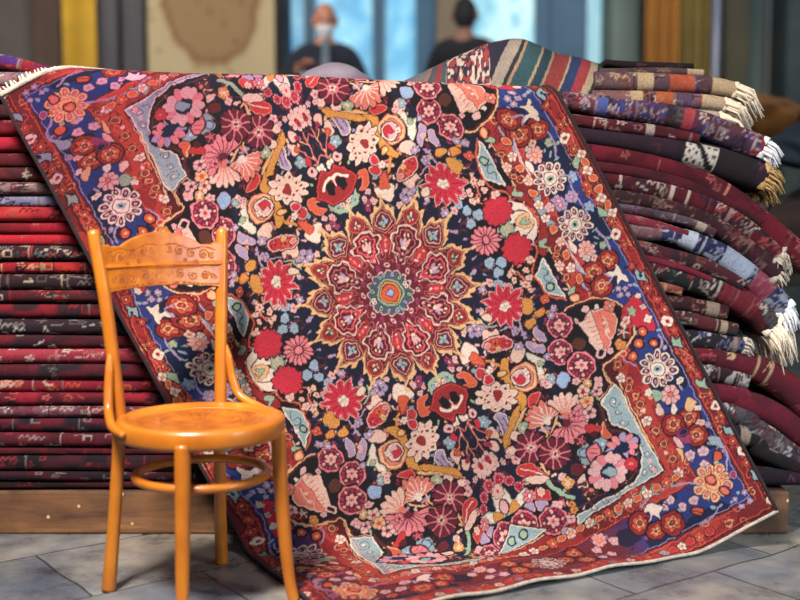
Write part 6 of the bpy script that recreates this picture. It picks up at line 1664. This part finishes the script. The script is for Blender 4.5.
def person(loc, rz, skin, jacket, trousers, hair, label, pose, mask=None, collar=None, bald=True):
    e = empty('person', loc, rz); props(e, label, 'person')
    H = 1.62                                                    # head centre
    # joints: (x,y,z,r)
    sh = 1.43
    L_el, L_wr, R_el, R_wr = pose
    body = [(0,0,.95,(.15,.105)), (0,0,1.12,(.135,.10)), (0,-.005,1.30,(.155,.105)), (0,0,1.42,(.10,.075)), (0,-.005,1.50,.055), (0,-.01,1.55,.052),
            (-.15,0,1.385,.052), (*L_el,.042), (*L_wr,.027), (.15,0,1.385,.052), (*R_el,.042), (*R_wr,.027),
            (-.095,0,.86,.088), (-.11,-.01,.48,.058), (-.12,.02,.08,.04), (-.125,-.12,.035,.034), (.095,0,.86,.088), (.11,-.01,.48,.058), (.12,.02,.08,.04), (.125,-.12,.035,.034)]
    ed = [(0,1),(1,2),(2,3),(3,4),(4,5),(3,6),(6,7),(7,8),(3,9),(9,10),(10,11),(0,12),(12,13),(13,14),(14,15),(0,16),(16,17),(17,18),(18,19)]
    b = skin_body('body', body, ed, skin, e)
    add_vf(b, *head_mesh((0,-.015,H)))
    for side, el, wr in ((-1, L_el, L_wr), (1, R_el, R_wr)):
        d = Vector(wr)-Vector(el); add_vf(b, *hand_parts(Vector(wr)-d.normalized()*.01, d, side))
    # coat over torso and arms
    g = .016
    ct = [(0,0,.86,(.175,.13)), (0,0,1.0,(.172,.128)), (0,-.002,1.15,(.165,.125)), (0,-.005,1.30,(.175,.125)), (0,0,1.42,(.135,.10)), (0,-.002,1.485,.082),
          (-.165,0,1.385,.086), (L_el[0],L_el[1],L_el[2],.060), (*(Vector(L_el).lerp(Vector(L_wr), .9)),.045), (.165,0,1.385,.086), (R_el[0],R_el[1],R_el[2],.060), (*(Vector(R_el).lerp(Vector(R_wr), .9)),.045)]
    j = skin_body('jacket', ct, [(0,1),(1,2),(2,3),(3,4),(4,5),(4,6),(6,7),(7,8),(4,9),(9,10),(10,11)], jacket, e)
    tr = [(0,0,.93,(.155,.115)), (0,0,.86,(.14,.11)), (-.1,0,.80,.098), (-.112,-.01,.48,.075), (-.12,.02,.11,.062), (.1,0,.80,.098), (.112,-.01,.48,.075), (.12,.02,.11,.062)]
    skin_body('trousers', tr, [(0,1),(1,2),(2,3),(3,4),(1,5),(5,6),(6,7)], trousers, e)
    for sx in (-1, 1):
        V, F = tube(catmull([(sx*.12,.07,.045),(sx*.12,0,.05),(sx*.125,-.10,.04),(sx*.128,-.17,.03)], 5), [.036,.046,.044,.028], 12); mesh_obj('shoe', V, F, M_dark, e)
    # hair
    V, F = head_mesh((0,-.012,H+.004), 1.05)
    bm = bmesh.new(); vs = [bm.verts.new(v) for v in V[:48*37]]
    for f in F[:48*36]:
        bm.faces.new([vs[i] for i in f])
    kill = []
    for v in bm.verts:
        z = v.co.z-H; y = v.co.y
        if bald: keep = (y > .015 and -.07 < z < .05)
        else: keep = (z > .045) or (y > .0 and z > -.09)
        if not keep: kill.append(v)
    bmesh.ops.delete(bm, geom=kill, context='VERTS')
    from_bm('hair', bm, hair, e, True)
    # eyes
    for sx in (-1, 1):
        bm = bmesh.new(); bmesh.ops.create_uvsphere(bm, u_segments=10, v_segments=8, radius=.011); bmesh.ops.translate(bm, verts=bm.verts, vec=(sx*.032, -.093, H+.004)); from_bm('eye', bm, M_dark, e, True)
    if mask:
        V, F = head_mesh((0,-.020,H-.002), 1.06); bm = bmesh.new(); vs = [bm.verts.new(v) for v in V[:48*37]]
        for f in F[:48*36]: bm.faces.new([vs[i] for i in f])
        bmesh.ops.delete(bm, geom=[v for v in bm.verts if not (v.co.y < -.03 and v.co.z < H-.042)], context='VERTS')
        mo = from_bm('face_mask', bm, mask, e, True); s = mo.modifiers.new('t','SOLIDIFY'); s.thickness = .003
    if collar:
        V = []; nn = 14
        for i in range(nn):
            v = i/(nn-1); z = 1.49-.42*v; wd = .018+.020*v
            for k in range(5):
                u = -1+k/2; V.append((u*wd*1.3, -.128-.012*math.sin(v*PI)+abs(u)*.012-(.0 if v > .2 else -.05*(1-v/.2)), z))
        mo = mesh_obj('shirt_front', V, grid_faces(nn, 5), collar, e); s = mo.modifiers.new('t','SOLIDIFY'); s.thickness = .01
    return e
M_dark = noisy_mat('dark_leather', (18,16,18), (32,28,30), 10, .6, .1)

# ------------------------------------------------------------------ build everything
Xb = build_setting()
beam = from_bm('wooden_beam', box_bm((-2.3, 3.225, 0), (1.165, 3.40, .132)), M_beam, bevel=.008)
props(beam, 'long pale pine beam on the paving under the front of the rug piles', 'beam')
sup = from_bm('wooden_beam', box_bm((-2.3, 3.66, 0), (1.10, 3.84, .132)), M_beam, bevel=.008)
props(sup, 'second pine beam lying behind the front one under the rug piles', 'beam')
build_left_stack(); build_right_stack()
build_carpet()
build_chair()
build_top = TOPS()

# back of the hall
YC = 8.35
def hang_carpet():
    x0, x1, z0, z1 = Xb(152,YC), Xb(277,YC), 1.0, 3.3
    m = new_mat('faded_hanging', (168,150,118), .95); t = NT(m)
    tc = t.n('ShaderNodeTexCoord'); mp = t.n('ShaderNodeMapping', Location=(-.90, 0, -1.85), Scale=(1.9,1,1.15)); t.l(tc.outputs['Object'], mp.inputs[0])
    ln = t.n('ShaderNodeVectorMath', operation='LENGTH'); mv = t.n('ShaderNodeVectorMath', operation='MULTIPLY'); mv.inputs[1].default_value = (1,0,1)
    t.l(mp.outputs[0], mv.inputs[0]); t.l(mv.outputs[0], ln.inputs[0])
    nz = t.n('ShaderNodeTexNoise', Scale=5., Detail=4.); t.l(tc.outputs['Object'], nz.inputs['Vector'])
    ad = t.n('ShaderNodeMath', operation='MULTIPLY_ADD'); t.l(nz.outputs[0], ad.inputs[0]); ad.inputs[1].default_value = .28; t.l(ln.outputs['Value'], ad.inputs[2])
    r = t.ramp(ad.outputs[0], [(.0,(132,108,76)),(.72,(136,110,78)),(.80,(122,88,58)),(.87,(166,150,116)),(1.,(170,154,120))])
    v = t.n('ShaderNodeTexVoronoi', Scale=9.); t.l(tc.outputs['Object'], v.inputs['Vector'])
    rv = t.ramp(v.outputs['Distance'], [(.12,(196,168,136)),(.3,(255,255,255))]); c = t.mix(.6, r.outputs[0], rv.outputs[0], 'MULTIPLY'); t.l(c, t.b.inputs['Base Color'])
    draped_panel('hanging_carpet', x0, x1, YC, z0, z1, m, 'faded beige carpet with a brown medallion hanging on the back wall', 'carpet', waves=2.5, amp=.012)
hang_carpet()
draped_panel('yellow_banner', Xb(68,8.3), Xb(101,8.3), 8.3, .632, 3.3, noisy_mat('banner_yellow', (150,116,30), (196,152,34), 1.3, .8, .1, stretch=(1,1,1.5)), 'narrow mustard-yellow banner hanging between dark columns at the left', 'banner', waves=1, amp=.02)
draped_panel('curtain', Xb(641,8.1), Xb(675,8.1), 8.1, .05, 3.3, noisy_mat('curtain_amber', (126,78,26), (160,104,34), 1.5, .85, .1), 'amber-brown curtain hanging behind the cream rugs', 'curtain', waves=3, amp=.03)
draped_panel('curtain', Xb(676,8.15), Xb(706,8.15), 8.15, .05, 3.3, noisy_mat('curtain_olive', (98,84,38), (128,106,48), 1.5, .85, .1), 'olive-green curtain hanging beside the amber one', 'curtain', waves=3, amp=.03)
V, F = tube([(Xb(711,8.0), 8.0, 0.0), (Xb(711,8.0), 8.0, 3.4)], .032, 16); p = mesh_obj('metal_pole', V, F, new_mat('pale_metal', (120,122,136), .4, Metallic=.3)); props(p, 'pale grey upright metal pole right of the olive curtain', 'pole')

skin = noisy_mat('skin', (158,104,82), (180,124,100), 14, .55, .05)
jk = cloth_mat('jacket_navy', (16,22,32), (26,34,46)); jk2 = cloth_mat('coat_black', (14,16,22), (26,28,36)); trs = cloth_mat('trousers_grey', (40,42,50), (56,58,66))
person((-.515, 7.7, .63), .1, skin, jk, trs, noisy_mat('hair_grey', (120,116,112), (168,164,160), 30, .9, .2), 'bald man in a dark navy jacket with white face mask, standing before the blue windows',
       ((-.29,-.03,1.17), (-.17,-.24,1.27), (.28,.0,1.15), (.25,-.16,1.0)), mask=noisy_mat('mask_white', (206,206,212), (232,232,236), 20, .9, .1), collar=cloth_mat('shirt_slate', (76,90,100), (96,110,118)))
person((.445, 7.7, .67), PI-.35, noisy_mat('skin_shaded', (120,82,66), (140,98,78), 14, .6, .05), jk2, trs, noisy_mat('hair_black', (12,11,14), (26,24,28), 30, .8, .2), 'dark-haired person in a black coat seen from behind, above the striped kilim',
       ((-.27,-.04,1.17), (-.20,-.24,1.12), (.27,-.04,1.17), (.20,-.24,1.12)), bald=False)

# clutter behind the piles
lump('cloth_bundle', (-.215, 3.66, 1.33), (.118, .10, .060), cloth_mat('cloth_lavender_grey', (96,88,100), (124,114,126), 4), 'rounded lavender-grey cloth bundle peeking over the top of the carpet', 'cloth', 3, folds=.03)
tb = empty('display_table', (1.95, 4.75, 0)); props(tb, 'low dark display table half hidden behind the right end of the rugs', 'table')
mt = noisy_mat('table_dark', (30,24,22), (48,38,34), 4, .8, .1)
from_bm('tabletop', box_bm((-.62,-.35,.66), (.75,.35,.70)), mt, tb, bevel=.006)
for sx in (-.55, .68):
    for sy in (-.28, .28): from_bm('leg', box_bm((sx-.025, sy-.025, 0), (sx+.025, sy+.025, .66)), mt, tb)
lump('clothes_heap', (1.98, 4.72, .70), (.46, .28, .22), cloth_mat('heap_brown', (34,24,24), (54,36,32), 5), 'dark brown heap of cloth lying on the display table', 'cloth', 5)
lump('dark_jacket', (1.72, 4.55, 1.12), (.30, .2, .13), cloth_mat('heap_navy', (22,34,46), (34,50,62), 5), 'crumpled dark navy jacket on top of the cloth heap at the right', 'jacket', 8)
lump('grey_cloth', (1.80, 4.40, 1.10), (.14, .1, .09), cloth_mat('heap_grey', (92,92,92), (122,120,118), 5), 'small light-grey cloth folded in front of the navy jacket', 'cloth', 11)
lump('black_bag', (2.02, 4.60, 1.16), (.12, .12, .14), cloth_mat('heap_black', (12,14,16), (24,26,28), 5), 'black soft bag leaning behind the grey cloth at the right edge', 'bag', 12)
lump('grey_sack', (2.30, 5.3, 1.30), (.34, .22, .17), cloth_mat('sack_grey', (66,68,64), (88,88,82), 3), 'large dull grey sack behind the navy jacket', 'sack', 14)
sh = empty('shelf_stand', (2.35, 5.6, 0)); props(sh, 'dark wooden stand carrying the grey sack and the brown bundle', 'stand')
from_bm('shelf', box_bm((-.75,-.3,1.26), (.75,.3,1.30)), mt, sh)
for sx in (-.65, .65): from_bm('upright', box_bm((sx-.03,-.26,0), (sx+.03,.26,1.26)), mt, sh)
lump('brown_bundle', (1.83, 5.55, 1.30), (.19, .15, .12), cloth_mat('bundle_ochre', (92,58,22), (124,80,30), 5), 'ochre-brown bundle standing beyond the cream rugs fringe', 'bundle', 21)
lump('yellow_sack', (1.42, 4.3, 0), (.16, .12, .16), cloth_mat('sack_ochre', (110,84,36), (140,108,50), 5), 'small ochre sack on the floor behind the drooping rug ends', 'sack', 24)

# ------------------------------------------------------------------ light
def area(name, loc, tgt, size, power, col, spread=None):
    l = bpy.data.lights.new(name, 'AREA'); l.size = size; l.energy = power; l.color = col
    if spread: l.spread = spread
    o = bpy.data.objects.new(name, l); C.objects.link(o); o.location = loc
    o.rotation_euler = (Vector(tgt)-Vector(loc)).to_track_quat('-Z', 'Y').to_euler(); return o
area('key_light', (-.95, 1.0, 3.35), (-.35, 3.05, .55), .6, 108, (1.0, .91, .82), math.radians(95))
area('fill_light', (1.0, -1.0, 2.6), (.3, 3.2, .5), 2.0, 13, (.80, .90, 1.0))
area('side_fill', (2.4, 1.0, 1.5), (.95, 3.1, .1), .8, 17, (.82, .92, 1.0), math.radians(70))
area('hall_light_left', (-1.8, 5.6, 3.4), (-1.8, 8.6, 1.9), 1.5, 105, (1.0, .93, .84))
area('hall_light_right', (2.0, 5.8, 3.4), (2.0, 8.6, 1.8), 1.5, 55, (.95, .97, 1.0))
w = bpy.data.worlds.new('world'); scene.world = w; w.use_nodes = True
bg = w.node_tree.nodes['Background']; bg.inputs[0].default_value = (.62, .74, 1.0, 1); bg.inputs[1].default_value = .13
